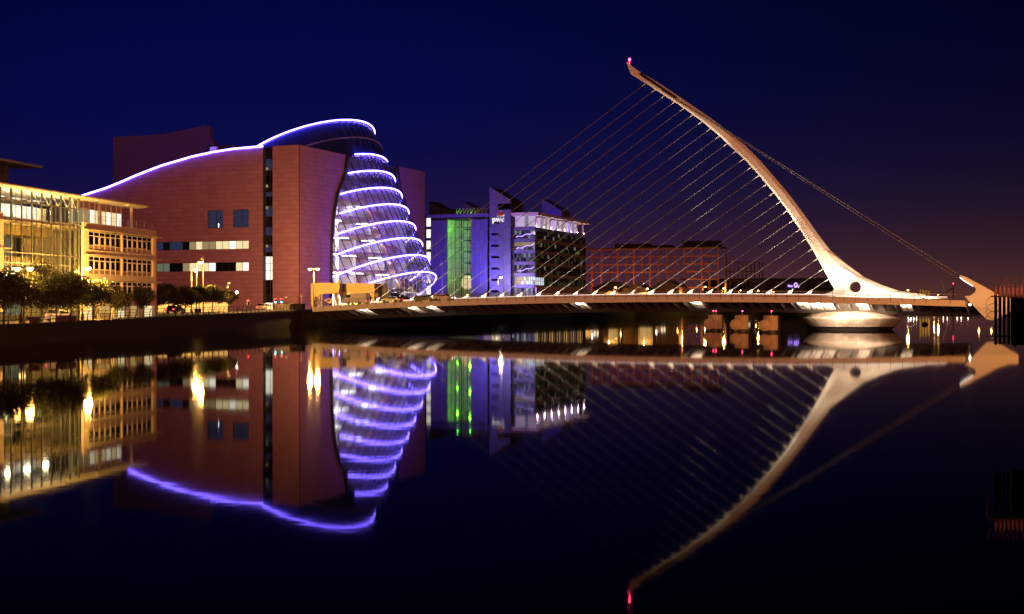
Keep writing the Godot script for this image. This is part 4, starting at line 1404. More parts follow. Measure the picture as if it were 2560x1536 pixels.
	var cr := thing("harbour_crane", "thin far crane with a red lamp, left of the bridge tail", "crane", Vector3(473.0, 0, -1500), 0.0)
	var st2 := S()
	beam(st2, Vector3(0, 3, 0), Vector3(0, 29, 0), 0.7, 0.7)
	commit(st2, "mast", M.rust, cr)
	st2 = S()
	beam(st2, Vector3(-20, 12, 0), Vector3(0.3, 25, 0), 0.8, 0.8)
	commit(st2, "jib", M.rust, cr)
	st2 = S(true)
	lathe(st2, [Vector2(0.001, -0.7), Vector2(0.7, 0), Vector2(0.001, 0.7)], 8)
	commit(st2, "warning_lamp", M.red_bulb, cr, Transform3D(Basis.IDENTITY, Vector3(0, 29.2, 0)))
	omni(cr, Vector3(-205.0, 9.0, 612.0), SODIUM, 120.0, 0.2)
	var dc := thing("derrick", "slanted gold lit derrick beside the silos", "crane", Vector3(279.0, 0, -905), 0.0)
	st2 = S()
	beam(st2, Vector3(4, 3, 0), Vector3(-1.5, 21, 0), 0.35, 0.35)
	commit(st2, "boom", M.yellow_paint, dc)
	st2 = S()
	beam(st2, Vector3(4, 3, 0), Vector3(4.6, 10, 0), 0.35, 0.35)
	commit(st2, "post", M.yellow_paint, dc)

# ---------------------------------------------------------------- near bank: fence, and the street lamps that light the scene from outside the frame
func south_side() -> void:
	var d := Vector3(0.3616, 0, -0.9323)
	var nrm := Vector3(0.9323, 0, 0.3616)
	# near quay: edge runs through below the camera towards the bridge's tail
	var st := S()
	var e := [Vector3(1.6, 0, 30), Vector3(1.6, 0, -1.5), Vector3(20.25, 0, -54.5), Vector3(22.6, 0, -57.2), Vector3(85.2, 0, -226.0), gp(137.5, 0, -6), gp(139.0, 0, -60), gp(139.0, 0, -900)]
	var hh := [2.6, 2.6, 2.62, 2.62, 3.4, 3.9, 3.9, 3.9]
	for i in e.size() - 1:
		var a: Vector3 = e[i] + Vector3(0, hh[i], 0)
		var b: Vector3 = e[i + 1] + Vector3(0, hh[i + 1], 0)
		quad(st, a, b, b + Vector3(900, 0, 100), a + Vector3(900, 0, 100))
	tag(commit(st, "near_ground", M.asphalt, self), "dark near bank ground at the right edge", "", "", "structure")
	var q := thing("near_quay_wall", "black near quay wall at the right edge, under the spiked fence", "quay wall", Vector3.ZERO)
	st = S()
	for i in e.size() - 1:
		quad(st, e[i] + Vector3(0, -1, 0), e[i] + Vector3(0, hh[i], 0), e[i + 1] + Vector3(0, hh[i + 1], 0), e[i + 1] + Vector3(0, -1, 0))
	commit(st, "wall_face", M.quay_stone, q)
	# palisade fence, running to the right from the quay edge
	var f := thing("palisade_fence", "rusty spiked palisade fence with razor wire at the right edge", "fence", Vector3(20.0, 2.62, -58.0), 0.0)
	var pale := S()
	var prof := PackedVector2Array([Vector2(-0.055, 0.0), Vector2(0.055, 0.0), Vector2(0.055, 2.28), Vector2(0.0, 2.5), Vector2(-0.055, 2.28)])
	prism(pale, prof, -0.02, 0.02)
	pale.generate_normals()
	var pm := pale.commit()
	for k in 14:
		piece("pale", pm, M.rust, f, Transform3D(Basis(Vector3.UP, rng.randf_range(-0.2, 0.2)), Vector3(0.05 + k * 0.178, 0.02 + rng.randf_range(-0.03, 0.03), 0)))
	for y in [0.35, 2.0]:
		bar("rail", M.rust, f, Vector3(1.1, y, -0.05), Vector3(2.5, 0.06, 0.04))
	for k in 3:
		bar("post", M.rust, f, Vector3(0.9 + k * 0.9, 1.0, -0.12), Vector3(0.1, 2.2, 0.08))
	bar("sheet_panel", M.black_iron, f, Vector3(1.55, 0.95, -0.09), Vector3(1.7, 1.95, 0.02))
	for w in 2:
		st = S(true)
		var pts := []
		var m := 90
		for i in m:
			var t := float(i) / m
			if w == 0:
				pts.append(Vector3(-0.25 + t * 2.6, 2.62 + 0.26 * sin(t * 40.0), 0.26 * cos(t * 40.0)) + Vector3(0.14 * cos(t * 40), 0, 0))
			else:
				pts.append(Vector3(-0.1 + 0.30 * cos(t * 19.0) + t * 0.1, 1.85 - t * 0.95 + 0.24 * sin(t * 19.0), 0.12 * sin(t * 13.0)))
		tube(st, pts, 0.011, -1, 4)
		commit(st, "razor_wire", M.rust, f)
	# unseen cabin added between street lamps and fence to shadow the lower fence
	var cab := thing("shade_cabin", "unseen black cabin added on the near quay to shade the spiked fence", "cabin", Vector3(23.9, 2.62, -53.3), 0.0)
	bar("wall", M.black_iron, cab, Vector3(0, 1.1, 0), Vector3(6.8, 2.2, 2.0))
	bar("roof", M.roof, cab, Vector3(0, 2.26, 0), Vector3(6.9, 0.12, 2.1))
	bar("door", M.dark_frame, cab, Vector3(-1.5, 0.95, 1.02), Vector3(0.9, 1.8, 0.06))
	# tail-side landing lamp and near-bank street lamps behind the camera (outside the frame)
	street_lamp(gp(143.0, 3.9, 11.0), 9.0, GR + PI, Color(1.0, 0.66, 0.22), 230.0, "sodium street lamp on the near bank beside the bridge tail", 1)
	street_lamp(Vector3(75.0, 3.1, -188.0), 10.0, GR + PI, Color(1.0, 0.66, 0.24), 1300.0, "sodium street lamp on the near bank between fence and bridge tail", 1)
	for k in 2:
		var at := Vector3(0, 2.6, 0) - d * (40.0 + k * 55.0) + nrm * (54.0 + 26.0 * k)
		street_lamp(at, 13.0, GR, ORANGE, 21500.0, ["nearer", "farther"][k] + " of two tall sodium flood masts behind the viewer", 1)

func street_lamp(at: Vector3, h: float, turn: float, col: Color, e: float, label: String, arms := 1, white := false) -> Node3D:
	var l := thing("street_lamp", label, "street lamp", at, turn, "street lamps")
	var st := S(true)
	tube(st, [Vector3(0, -0.2, 0), Vector3(0, h * 0.5, 0), Vector3(0, h, 0)], 0.11, 0.06, 7)
	commit(st, "pole", M.pole_metal, l)
	st = S(true)
	lathe(st, [Vector2(0.001, -0.1), Vector2(0.2, -0.1), Vector2(0.19, 0.7), Vector2(0.11, 0.85)], 8)
	commit(st, "pole_base", M.pole_metal, l)
	for a in arms:
		var sg := 1.0 if a == 0 else -1.0
		st = S(true)
		tube(st, [Vector3(0, h - 0.1, 0), Vector3(sg * 0.3, h + 0.1, 0), Vector3(sg * 0.7, h + 0.15, 0)], 0.05, 0.04, 6)
		commit(st, "arm", M.pole_metal, l)
		st = S(true)
		loft(st, [[Vector3(sg * 0.55, h + 0.1, -0.12), Vector3(sg * 0.55, h + 0.1, 0.12), Vector3(sg * 0.55, h + 0.26, 0.08), Vector3(sg * 0.55, h + 0.26, -0.08)], [Vector3(sg * 1.25, h + 0.12, -0.16), Vector3(sg * 1.25, h + 0.12, 0.16), Vector3(sg * 1.25, h + 0.24, 0.1), Vector3(sg * 1.25, h + 0.24, -0.1)]])
		commit(st, "lamp_head", M.grey_metal, l)
		st = S(true)
		lathe(st, [Vector2(0.001, -0.36), Vector2(0.24, -0.27), Vector2(0.36, -0.08), Vector2(0.34, 0.05), Vector2(0.001, 0.06)], 12)
		commit(st, "bulb", M.white_bulb if white else M.sodium_bulb, l, Transform3D(Basis.IDENTITY, Vector3(sg * 0.9, h + 0.06, 0)))
		omni(l, Vector3(sg * 0.9, h - 0.85, 0), col, e / arms, 0.5 if e < 5000.0 else 2.2)
	return l

# ---------------------------------------------------------------- quay furniture
func at_px(px: float, Z: float, y: float) -> Vector3:
	# a place on the ground given as bearing (in the photograph's columns) and distance ahead
	return Vector3((px - 1280.0) / 3500.0 * Z, y, -Z)

func quay_furniture() -> void:
	# lamps: [bearing column, distance, lamp height y, ground y, energy, arms, white, label]
	var wh := Color(1.0, 0.86, 0.72)
	var lamps := [
		[58.0, 160.0, 8.55, 2.3, 130.0, 2, false, "twin headed street lamp in front of the glass atrium at the left"],
		[205.0, 179.5, 9.15, 2.5, 820.0, 1, false, "street lamp glaring against the corner of the cream office wing"],
		[478.0, 248.0, 10.7, 3.1, 300.0, 1, false, "lower left of two street lamps before the stone wall's windows"],
		[491.0, 252.0, 12.2, 3.1, 300.0, 1, false, "taller of two street lamps before the stone wall's windows"],
		[784.0, 292.0, 12.1, 3.6, 900.0, 2, false, "twin headed street lamp in front of the stone corner block"],
		[1245.0, 400.0, 12.7, 3.6, 90.0, 1, true, "white street lamp in front of the slanted tower"],
		[1424.0, 470.0, 11.9, 3.6, 260.0, 1, false, "sodium lamp in front of the glass office's arcade"],
		[1384.0, 445.0, 11.4, 3.6, 120.0, 1, false, "small lamp lighting the glass office's arcade wall"],
		[1534.0, 560.0, 12.0, 3.6, 160.0, 1, false, "sodium lamp above the first lit loading bay"],
		[1614.0, 590.0, 11.9, 3.6, 160.0, 1, false, "sodium lamp right of the second lit loading bay"],
		[1758.0, 580.0, 12.6, 3.6, 130.0, 1, false, "quay lamp below the right end of the orange frame"],
		[1805.0, 630.0, 12.5, 3.6, 130.0, 1, false, "quay lamp below the smaller dark skeleton"],
		[1847.0, 690.0, 12.5, 3.6, 120.0, 1, false, "quay lamp just right of the smaller dark skeleton"],
		[1892.0, 720.0, 12.6, 3.6, 120.0, 1, false, "quay lamp below the left end of the arena"],
		[1930.0, 770.0, 12.6, 3.6, 120.0, 1, false, "quay lamp left of the arena's violet sign"],
		[1981.0, 810.0, 12.4, 3.6, 120.0, 1, false, "quay lamp below the arena's violet sign"],
		[2055.0, 900.0, 12.3, 3.6, 120.0, 1, false, "quay lamp right beside the gold lit hall"],
		[2266.0, 690.0, 12.5, 3.9, 120.0, 1, false, "far lamp above the mast's back slope, left of the silos"],
		[2343.0, 950.0, 12.5, 3.9, 120.0, 1, false, "far lamp low above the tip of the mast's foot"],
	]
	for l in lamps:
		street_lamp(at_px(l[0], l[1], l[3]), l[2] - l[3], GR, wh if l[6] else SODIUM, l[4], l[7], l[5], l[6])
	# lights along the far river, seen mainly as streaks on the water
	for k in 12:
		var px: float = [2272.0, 2278.0, 2285.0, 2292.0, 2301.0, 2359.0, 2369.0, 2394.0, 2404.0, 2421.0, 2448.0, 2479.0][k]
		var Z: float = 1000.0 + k * 14.0 if k < 10 else 520.0
		var b := thing("quay_bollard_lamp", ["first", "second", "third", "fourth", "fifth", "sixth", "seventh", "eighth", "ninth", "tenth", "eleventh", "twelfth"][k] + " from the left of the low lamps on the far right bank", "lamp", at_px(px, Z, 2.0), 0.0, "low lamps on the far right bank")
		bar("post", M.pole_metal, b, Vector3(0, 1.2, 0), Vector3(0.12, 2.6, 0.12))
		var st := S(true)
		lathe(st, [Vector2(0.001, -0.3), Vector2(0.3, -0.1), Vector2(0.3, 0.2), Vector2(0.001, 0.35)], 8)
		commit(st, "bulb", M.white_bulb if k < 10 else M.sodium_bulb, b, Transform3D(Basis.IDENTITY, Vector3(0, 2.7, 0)))
	for k in 3:
		var b := thing("channel_lamp", ["cyan navigation lamp on the far quay wall, leftmost of three", "cyan navigation lamp on the far quay wall, middle of three", "cyan navigation lamp on the far quay wall, rightmost of three"][k], "lamp", at_px([1489.0, 1562.0, 1583.0][k], 470.0 + 40 * k, 2.0), 0.0, "cyan lamps on the far quay wall")
		bar("bracket", M.black_iron, b, Vector3(0, 0.3, 0), Vector3(0.1, 0.8, 0.1))
		bar("bulb", M.cyan_bulb, b, Vector3(0, 0.9, 0), Vector3(0.3, 0.4, 0.3))
	# unseen kiosks and low lamps added behind the deck for their reflections under the bridge
	var ord := ["first", "second", "third", "fourth", "fifth", "sixth", "seventh", "eighth", "ninth", "tenth", "eleventh", "twelfth", "thirteenth", "fourteenth", "fifteenth", "sixteenth", "seventeenth", "eighteenth"]
	for k in 6:
		var kz: float = [-52.0, -118.0, -210.0, -300.0, -400.0, -470.0][k]
		var ki := thing("added_kiosk", ord[k] + " added lit kiosk from the left along the far quay behind the deck", "kiosk", gp(-6.5, 3.6, kz), GR + PI / 2, "added lit kiosks on the far quay")
		bar("wall", M.white_paint, ki, Vector3(0, 1.3, -1.6), Vector3(7.0, 2.6, 2.6))
		bar("roof", M.roof, ki, Vector3(0, 2.7, -1.5), Vector3(7.6, 0.2, 3.4))
		for j in 5:
			bar("window", [M.lit_white, M.lit_cream, M.lit_warm][(j + k) % 3], ki, Vector3(-2.7 + j * 1.35, 1.45, -0.25), Vector3(1.2, 1.7, 0.08))
	for k in 18:
		var lp := thing("added_post_lamp", ord[k] + " added low post lamp from the left along the far quay edge", "lamp", gp(-3.4, 3.6, -34.0 - k * 27.0 - 6.0 * (k % 3)), 0.0, "added low post lamps on the far quay")
		bar("post", M.black_iron, lp, Vector3(0, 0.9, 0), Vector3(0.12, 1.8, 0.12))
		var ls := S(true)
		lathe(ls, [Vector2(0.001, -0.2), Vector2(0.24, -0.05), Vector2(0.24, 0.15), Vector2(0.001, 0.3)], 8)
		commit(ls, "bulb", M.white_bulb if k % 3 == 0 else M.sodium_bulb, lp, Transform3D(Basis.IDENTITY, Vector3(0, 1.95, 0)))
	# white globe lantern on a dark post
	var gl := thing("globe_lantern", "white globe lantern on a thin dark post right of the trees", "lantern", at_px(591.5, 262.0, 3.2))
	var st := S(true)
	tube(st, [Vector3(0, 0, 0), Vector3(0, 3.4, 0)], 0.06, 0.04, 6)
	commit(st, "post", M.black_iron, gl)
	st = S(true)
	lathe(st, [Vector2(0.001, 0), Vector2(0.2, 0.1), Vector2(0.26, 0.3), Vector2(0.2, 0.5), Vector2(0.001, 0.58)], 12)
	commit(st, "globe", M.white_bulb, gl, Transform3D(Basis.IDENTITY, Vector3(0, 3.4, 0)))
	omni(gl, Vector3(0, 3.7, 0), wh, 26.0, 0.2)
	# slender masts
	var masts := [[507.5, 254.0, 13.6, 3.1, "tall slim mast with scroll bracket beside the taller street lamp"], [571.0, 260.0, 8.6, 3.1, "camera mast behind the rightmost quay tree"], [196.0, 180.0, 9.6, 2.5, "pale slim mast left of the glaring office lamp"]]
	for m in masts:
		var t := thing("slim_mast", m[4], "mast", at_px(m[0], m[1], m[3]))
		st = S(true)
		tube(st, [Vector3.ZERO, Vector3(0, m[2] - m[3], 0)], 0.12, 0.07, 7)
		commit(st, "pole", M.pole_metal, t)
		st = S(true)
		var pts := []
		for k in 18:
			var a := k * 0.5
			pts.append(Vector3(-0.15 - 0.02 * k + 0.32 * cos(a) * (1 - k * 0.03), m[2] - m[3] - 1.2 + 0.32 * sin(a) * (1 - k * 0.03) + 0.03 * k, 0.05))
		if m[0] < 560:
			tube(st, pts, 0.03, -1, 4)
			commit(st, "scroll_bracket", M.pole_metal, t)
		else:
			box(st, Vector3(0.1, m[2] - m[3], 0.1), Vector3(0.5, 0.25, 0.25))
			box(st, Vector3(-0.1, m[2] - m[3] - 0.7, 0.1), Vector3(0.3, 0.4, 0.25))
			commit(st, "camera_head", M.white_paint, t)
	# flag poles by the glass office
	for k in 2:
		var fp := thing("flag_pole", ["bare white flag pole left of the green atrium", "bare white flag pole in front of the green atrium"][k], "flag pole", at_px([1105.5, 1136.5][k], 370.0, 3.6), 0.0, "flag poles before the glass office")
		st = S(true)
		tube(st, [Vector3.ZERO, Vector3(0, [12.2, 12.4][k], 0)], 0.08, 0.04, 6)
		commit(st, "pole", M.white_paint, fp)
		st = S(true)
		lathe(st, [Vector2(0.001, 0), Vector2(0.09, 0.09), Vector2(0.001, 0.18)], 8)
		commit(st, "finial", M.white_paint, fp, Transform3D(Basis.IDENTITY, Vector3(0, [12.2, 12.4][k], 0)))
	# quay railing on the far bank
	var r := thing("quay_railing", "dark curved-post railing along the far promenade", "railing", Vector3.ZERO)
	var line := [Vector3(-57.9, 2.0, -140), Vector3(-56.2, 2.1, -150), Vector3(-50.5, 2.6, -200), Vector3(-45.6, 3.1, -250), Vector3(-43.4, 3.5, -279.0)]
	var all := []
	for i in line.size() - 1:
		var a: Vector3 = line[i]
		var b: Vector3 = line[i + 1]
		var n := int((b - a).length() / 2.6)
		for k in n:
			all.append(a.lerp(b, float(k) / n) + Vector3(-0.3, 0.15, 0))
	all.append(line[-1] + Vector3(-0.3, 0.15, 0))
	var post := S(true)
	tube(post, [Vector3(0.0, -0.1, 0), Vector3(0.0, 0.5, 0), Vector3(0.03, 0.8, 0), Vector3(0.14, 1.05, 0), Vector3(0.3, 1.2, 0)], 0.07, 0.04, 6)
	post.generate_normals()
	var pmesh := post.commit()
	for p in all:
		piece("post", pmesh, M.black_iron, r, Transform3D(Basis(Vector3.UP, 0.15), p))
	for h in [[0.42, 0.0], [0.75, 0.03], [1.18, 0.28]]:
		st = S(true)
		var pts := []
		for p in all:
			pts.append(p + Vector3(h[1], h[0], 0))
		tube(st, pts, 0.035, -1, 5)
		commit(st, "rail", M.black_iron, r)
	var ho := thing("site_hoarding", "low white hoarding behind the small trees before the stone wall", "hoarding", at_px(478.0, 263.0, 3.2), 0.35)
	for k in 7:
		bar("hoarding_panel", M.white_paint, ho, Vector3(-6.0 + k * 2.0, 0.95, 0), Vector3(1.96, 1.9, 0.06))
		bar("hoarding_post", M.pole_metal, ho, Vector3(-7.0 + k * 2.0, 1.0, -0.08), Vector3(0.1, 2.0, 0.1))
	# low parapet ramp wall before the bridge end
	var ramp := thing("ramp_wall", "low yellow lit ramp wall at the bridge's left end", "wall", at_px(700.0, 281.0, 3.3), GR)
	bar("wall", M.cream, ramp, Vector3(0.6, 0.7, 0), Vector3(3.2, 1.5, 0.4))
	bar("coping", M.concrete, ramp, Vector3(0.6, 1.5, 0), Vector3(3.4, 0.14, 0.55))
	var dk := thing("abutment_block", "dark stone abutment block left of the bridge deck", "abutment", at_px(733.0, 283.5, 0.0), GR)
	bar("block", M.quay_stone, dk, Vector3(0, 2.3, 0), Vector3(4.6, 4.8, 1.6))
	bar("coping", M.quay_stone, dk, Vector3(0, 4.78, 0), Vector3(4.8, 0.2, 1.8))
	# traffic signals and signs
	var sig := [[689.0, 284.0, 4.9, "traffic signal on the left of the pair before the corner block"], [704.5, 286.0, 4.9, "traffic signal on the right of the pair before the corner block"], [621.5, 272.0, 4.5, "single traffic signal right of the globe lantern"]]
	for s in sig:
		var t := thing("traffic_signal", s[3], "traffic signal", at_px(s[0], s[1], 3.5), -0.2, "traffic signals")
		st = S(true)
		tube(st, [Vector3.ZERO, Vector3(0, s[2] - 3.4, 0)], 0.06, 0.05, 6)
		commit(st, "post", M.pole_metal, t)
		bar("signal_box", M.black_iron, t, Vector3(0, s[2] - 2.9, 0), Vector3(0.4, 1.05, 0.3))
		bar("backing_board", M.white_paint, t, Vector3(-0.28, s[2] - 2.9, -0.05), Vector3(0.3, 1.0, 0.05))
		for k in 3:
			st = S(true)
			lathe(st, [Vector2(0.001, 0.06), Vector2(0.13, 0.03), Vector2(0.14, 0)], 10)
			commit(st, "lens", [M.tail_light, M.black_glass, M.cyan_bulb if s[0] > 650 else M.black_glass][k], t, Transform3D(Basis(Vector3.RIGHT, PI / 2), Vector3(0, s[2] - 2.58 - k * 0.32, 0.16)))
	var sp := thing("sign_plate", "small blank sign plate on a post right of the signals", "sign", at_px(715.0, 287.0, 3.5), -0.1)
	st = S(true)
	tube(st, [Vector3.ZERO, Vector3(0, 2.6, 0)], 0.05, -1, 6)
	commit(st, "post", M.pole_metal, sp)
	bar("plate", M.white_paint, sp, Vector3(0, 2.65, 0.05), Vector3(0.6, 0.35, 0.04))
	var ns := thing("round_sign", "round red rimmed road sign on a white post at the bridge end", "sign", at_px(753.0, 284.0, 3.6), -0.1)
	st = S(true)
	tube(st, [Vector3.ZERO, Vector3(0, 2.7, 0)], 0.06, -1, 6)
	commit(st, "post", M.white_paint, ns)
	st = S(true)
	lathe(st, [Vector2(0.001, 0.03), Vector2(0.42, 0.03), Vector2(0.42, 0), Vector2(0.001, 0)], 20)
	commit(st, "rim", M.red_paint, ns, Transform3D(Basis(Vector3.RIGHT, PI / 2), Vector3(0, 2.85, 0.08)))
	st = S(true)
	lathe(st, [Vector2(0.001, 0.015), Vector2(0.32, 0.015), Vector2(0.32, 0), Vector2(0.001, 0)], 20)
	commit(st, "face", M.white_paint, ns, Transform3D(Basis(Vector3.RIGHT, PI / 2), Vector3(0, 2.85, 0.115)))
	st = S()
	prism(st, PackedVector2Array([Vector2(-0.12, -0.2), Vector2(-0.04, -0.2), Vector2(-0.04, 0.06), Vector2(0.16, 0.06), Vector2(0.16, 0.14), Vector2(-0.12, 0.14)]), 0.132, 0.14, Transform3D(Basis.IDENTITY, Vector3(0, 2.85, 0)))
	commit(st, "arrow", M.black_iron, ns)
	# yellow rolling lift bridge portals
	portal(at_px(812.0, 316.0, 3.6), "left yellow steel portal with arched legs and machinery platform", true)
	portal(at_px(902.0, 318.0, 3.6), "right yellow steel portal with arched opening before the glass drum", false)
	# mooring piles in the river
	var piles := [[1786.0, 246.0, "leftmost orange lit steel pile with round fender disc"], [1852.0, 239.0, "middle orange lit steel pile with round fender disc"], [1925.0, 229.0, "rightmost orange lit steel pile with round fender disc"]]
	for k in 3:
		var q: Array = piles[k]
		var t := thing("mooring_pile", q[2], "mooring pile", at_px(q[0] + 2, q[1], 0.0), -0.12, "fender piles before the bridge")
		st = S(true)
		lathe(st, [Vector2(1.17, -1.0), Vector2(1.17, 2.75), Vector2(1.12, 2.8), Vector2(0.001, 2.82)], 28)
		commit(st, "pile", M.fender_steel, t)
		st = S(true)
		lathe(st, [Vector2(1.185, -0.5), Vector2(1.19, 0.35), Vector2(1.18, 0.4)], 28)
		commit(st, "weed_band", M.black_iron, t)
		st = S(true)
		lathe(st, [Vector2(0.001, 0.36), Vector2(0.9, 0.36), Vector2(0.94, 0.3), Vector2(0.94, 0.04), Vector2(0.9, 0), Vector2(0.001, 0)], 28)
		commit(st, "fender_disc", M.fender_steel, t, Transform3D(Basis(Vector3.RIGHT, PI / 2), Vector3(-1.05, 1.18, 1.0)))
		st = S()
		for j in 11:
			box(st, Vector3(1.36, 0.3 + j * 0.24, 0.2), Vector3(0.3, 0.03, 0.04))
		box(st, Vector3(1.5, 1.5, 0.2), Vector3(0.03, 2.8, 0.04))
		box(st, Vector3(1.22, 1.5, 0.2), Vector3(0.03, 2.8, 0.04))
		commit(st, "ladder", M.rust, t)
		for j in (2 if k == 0 else 1):
			var x := 0.15 - j * 0.45
			bar("lamp_post", M.grey_metal, t, Vector3(x, 3.1, 0.1), Vector3(0.05, 0.6, 0.05))
			st = S(true)
			lathe(st, [Vector2(0.001, 0), Vector2(0.1, 0.02), Vector2(0.1, 0.16), Vector2(0.001, 0.2)], 8)
			commit(st, "red_lamp", M.red_bulb, t, Transform3D(Basis.IDENTITY, Vector3(x, 3.4, 0.1)))
	# small buoy
	var bu := thing("buoy", "small dark buoy floating right of the pier", "buoy", at_px(2313.0, 330.0, 0.0))
	st = S(true)
	lathe(st, [Vector2(0.001, -0.3), Vector2(0.7, -0.2), Vector2(0.75, 0.3), Vector2(0.5, 0.55), Vector2(0.001, 0.65)], 14)
	commit(st, "float", M.black_iron, bu)
	bar("staff", M.black_iron, bu, Vector3(0, 0.9, 0), Vector3(0.08, 0.7, 0.08))
	# stone seats and planters along the promenade
	for k in 5:
		var px: float = [86.0, 155.0, 178.0, 262.0, 494.0][k]
		var Z: float = [158.0, 165.0, 167.0, 186.0, 236.0][k]
		var pl := thing("planter_box", ["dark planter box leftmost behind the railing", "dark planter box under the big tree cluster", "dark planter box at the right end of the big tree cluster", "dark planter box right of the two people", "dark planter box under the small trees before the stone wall"][k], "planter", at_px(px, Z, ground_y(Z)), 0.2, "planter boxes on the promenade")
		bar("box", M.bark, pl, Vector3(0, 0.35, 0), Vector3(1.1, 0.7, 0.8))
		bar("rim", M.black_iron, pl, Vector3(0, 0.72, 0), Vector3(1.2, 0.08, 0.9))

func ground_y(Z: float) -> float:
	return lerpf(2.22, 3.67, clampf((Z - 150.0) / 133.0, 0, 1))

func portal(at: Vector3, label: String, machinery: bool) -> void:
	var t := thing("lift_bridge_portal", label, "lift bridge", at, GR * 0.3, "yellow lift bridge portals")
	for z in [0.0, -5.0]:
		var leg := PackedVector2Array([Vector2(-3.05, 0.0), Vector2(-3.3, 3.0), Vector2(-3.35, 6.0), Vector2(3.15, 6.0), Vector2(3.15, 3.0), Vector2(3.35, 0.0), Vector2(2.75, 0.0), Vector2(2.6, 1.6)])
		for k in 8:
			var a := PI * 0.06 + k * (PI * 0.44) / 7.0
			leg.append(Vector2(1.35 + 1.1 * cos(a), 2.3 + 1.35 * sin(a)))
		for k in 8:
			var a := PI * 0.5 + k * (PI * 0.44) / 7.0
			leg.append(Vector2(-1.35 + 1.1 * cos(a), 2.3 + 1.35 * sin(a)))
		leg.append(Vector2(-2.5, 1.6))
		leg.append(Vector2(-2.5, 0.0))
		var st := S()
		prism(st, leg, z - 0.25, z)
		commit(st, "arched_plate", M.yellow_paint, t)
	bar("counterweight", M.yellow_paint, t, Vector3(-0.1, 4.9, -2.62), Vector3(6.3, 2.1, 4.7))
	var st2 := S()
	prism(st2, PackedVector2Array([Vector2(3.2, 5.9), Vector2(4.6, 5.9), Vector2(7.4, 1.2), Vector2(6.9, 1.0), Vector2(5.6, 2.6), Vector2(3.2, 2.6)]), -4.4, -3.9)
	commit(st2, "side_frame", M.dark_frame, t)
	if machinery:
		for x in [-0.3, 2.6]:
			bar("platform_post", M.yellow_paint, t, Vector3(x, 1.9, 1.6), Vector3(0.25, 3.8, 0.25))
		bar("platform", M.yellow_paint, t, Vector3(1.1, 3.7, 1.4), Vector3(3.6, 0.25, 1.8))
		bar("machine_cabin", M.yellow_paint, t, Vector3(-1.4, 3.2, 1.5), Vector3(1.6, 0.6, 1.4))
		for x in [-2.1, -0.7]:
			bar("cabin_leg", M.yellow_paint, t, Vector3(x, 1.5, 1.7), Vector3(0.15, 3.0, 0.15))
		var st := S()
		beam(st, Vector3(-2.1, 2.8, 1.75), Vector3(-0.7, 0.8, 1.75), 0.08, 0.08)
		beam(st, Vector3(-0.7, 2.8, 1.75), Vector3(-2.1, 0.8, 1.75), 0.08, 0.08)
		commit(st, "cross_brace", M.yellow_paint, t)
		bar("stack", M.yellow_paint, t, Vector3(3.4, 5.7, 1.0), Vector3(0.6, 2.0, 0.5))
		st = S(true)
		for k in 6:
			tube(st, [Vector3(0.4 + k * 0.4, 3.8, 2.2), Vector3(0.4 + k * 0.4, 4.8, 2.2)], 0.03, -1, 4)
		for y in [4.3, 4.8]:
			tube(st, [Vector3(0.4, y, 2.2), Vector3(2.6, y, 2.2)], 0.03, -1, 4)
		commit(st, "platform_railing", M.white_paint, t)
		st = S(true)
		lathe(st, [Vector2(0.3, -0.12), Vector2(0.75, -0.12), Vector2(0.75, 0.12), Vector2(0.3, 0.12)], 14)
		commit(st, "gear_wheel", M.bronze, t, Transform3D(Basis(Vector3.RIGHT, PI / 2), Vector3(1.3, 1.9, 1.5)))
	else:
		var st := S()
		beam(st, Vector3(-0.6, 3.4, -1.5), Vector3(2.2, 0.2, -1.2), 0.3, 0.35)
		commit(st, "tie_rod", M.dark_frame, t)

# ---------------------------------------------------------------- trees
func make_tree(label: String, at: Vector3, h: float, cr: float, sd: int, leaf: Material) -> Node3D:
	var t := thing("quay_tree", label, "tree", at, 0.0, "clipped trees along the far promenade")
	var r := RandomNumberGenerator.new()
	r.seed = sd
	var st := S(true)
	var trunk_top := Vector3(r.randf_range(-0.1, 0.1), h * 0.55, 0)
	tube(st, [Vector3.ZERO, Vector3(0.03, h * 0.25, 0), trunk_top], 0.11, 0.06, 7)
	var lobes := []
	for k in 7:
		var a := TAU * k / 7.0 + r.randf() * 0.6
		var end := Vector3(cos(a) * cr * r.randf_range(0.35, 0.75), h * r.randf_range(0.44, 0.86), sin(a) * cr * r.randf_range(0.35, 0.7))
		tube(st, [Vector3(0, h * 0.36 + 0.05 * k, 0), end * Vector3(0.5, 1, 0.5) - Vector3(0, h * 0.08, 0), end], 0.05, 0.015, 5)
		lobes.append([end, cr * r.randf_range(0.5, 0.72)])
	lobes.append([Vector3(0, h * 0.84, 0), cr * 0.55])
	commit(st, "trunk", M.bark, t)
	var lf := S()
	var tris := 6500
	for k in tris:
		var l: Array = lobes[r.randi() % lobes.size()]
		var d: Vector3 = Vector3(r.randfn(), r.randfn(), r.randfn()).normalized() * l[1] * pow(r.randf(), 0.45)
		var p: Vector3 = l[0] + d * Vector3(1, 0.8, 1)
		var b := Basis.from_euler(Vector3(r.randf() * TAU, r.randf() * TAU, r.randf() * TAU))
		var s := r.randf_range(0.08, 0.17)
		var x := b.x * s
		var y := b.y * s * 0.6
		for v in [p - x, p + y, p + x, p - x, p + x, p - y]:
			lf.add_vertex(v)
	lf.generate_normals()
	var c := piece("crown", lf.commit(), leaf, t)
	return t

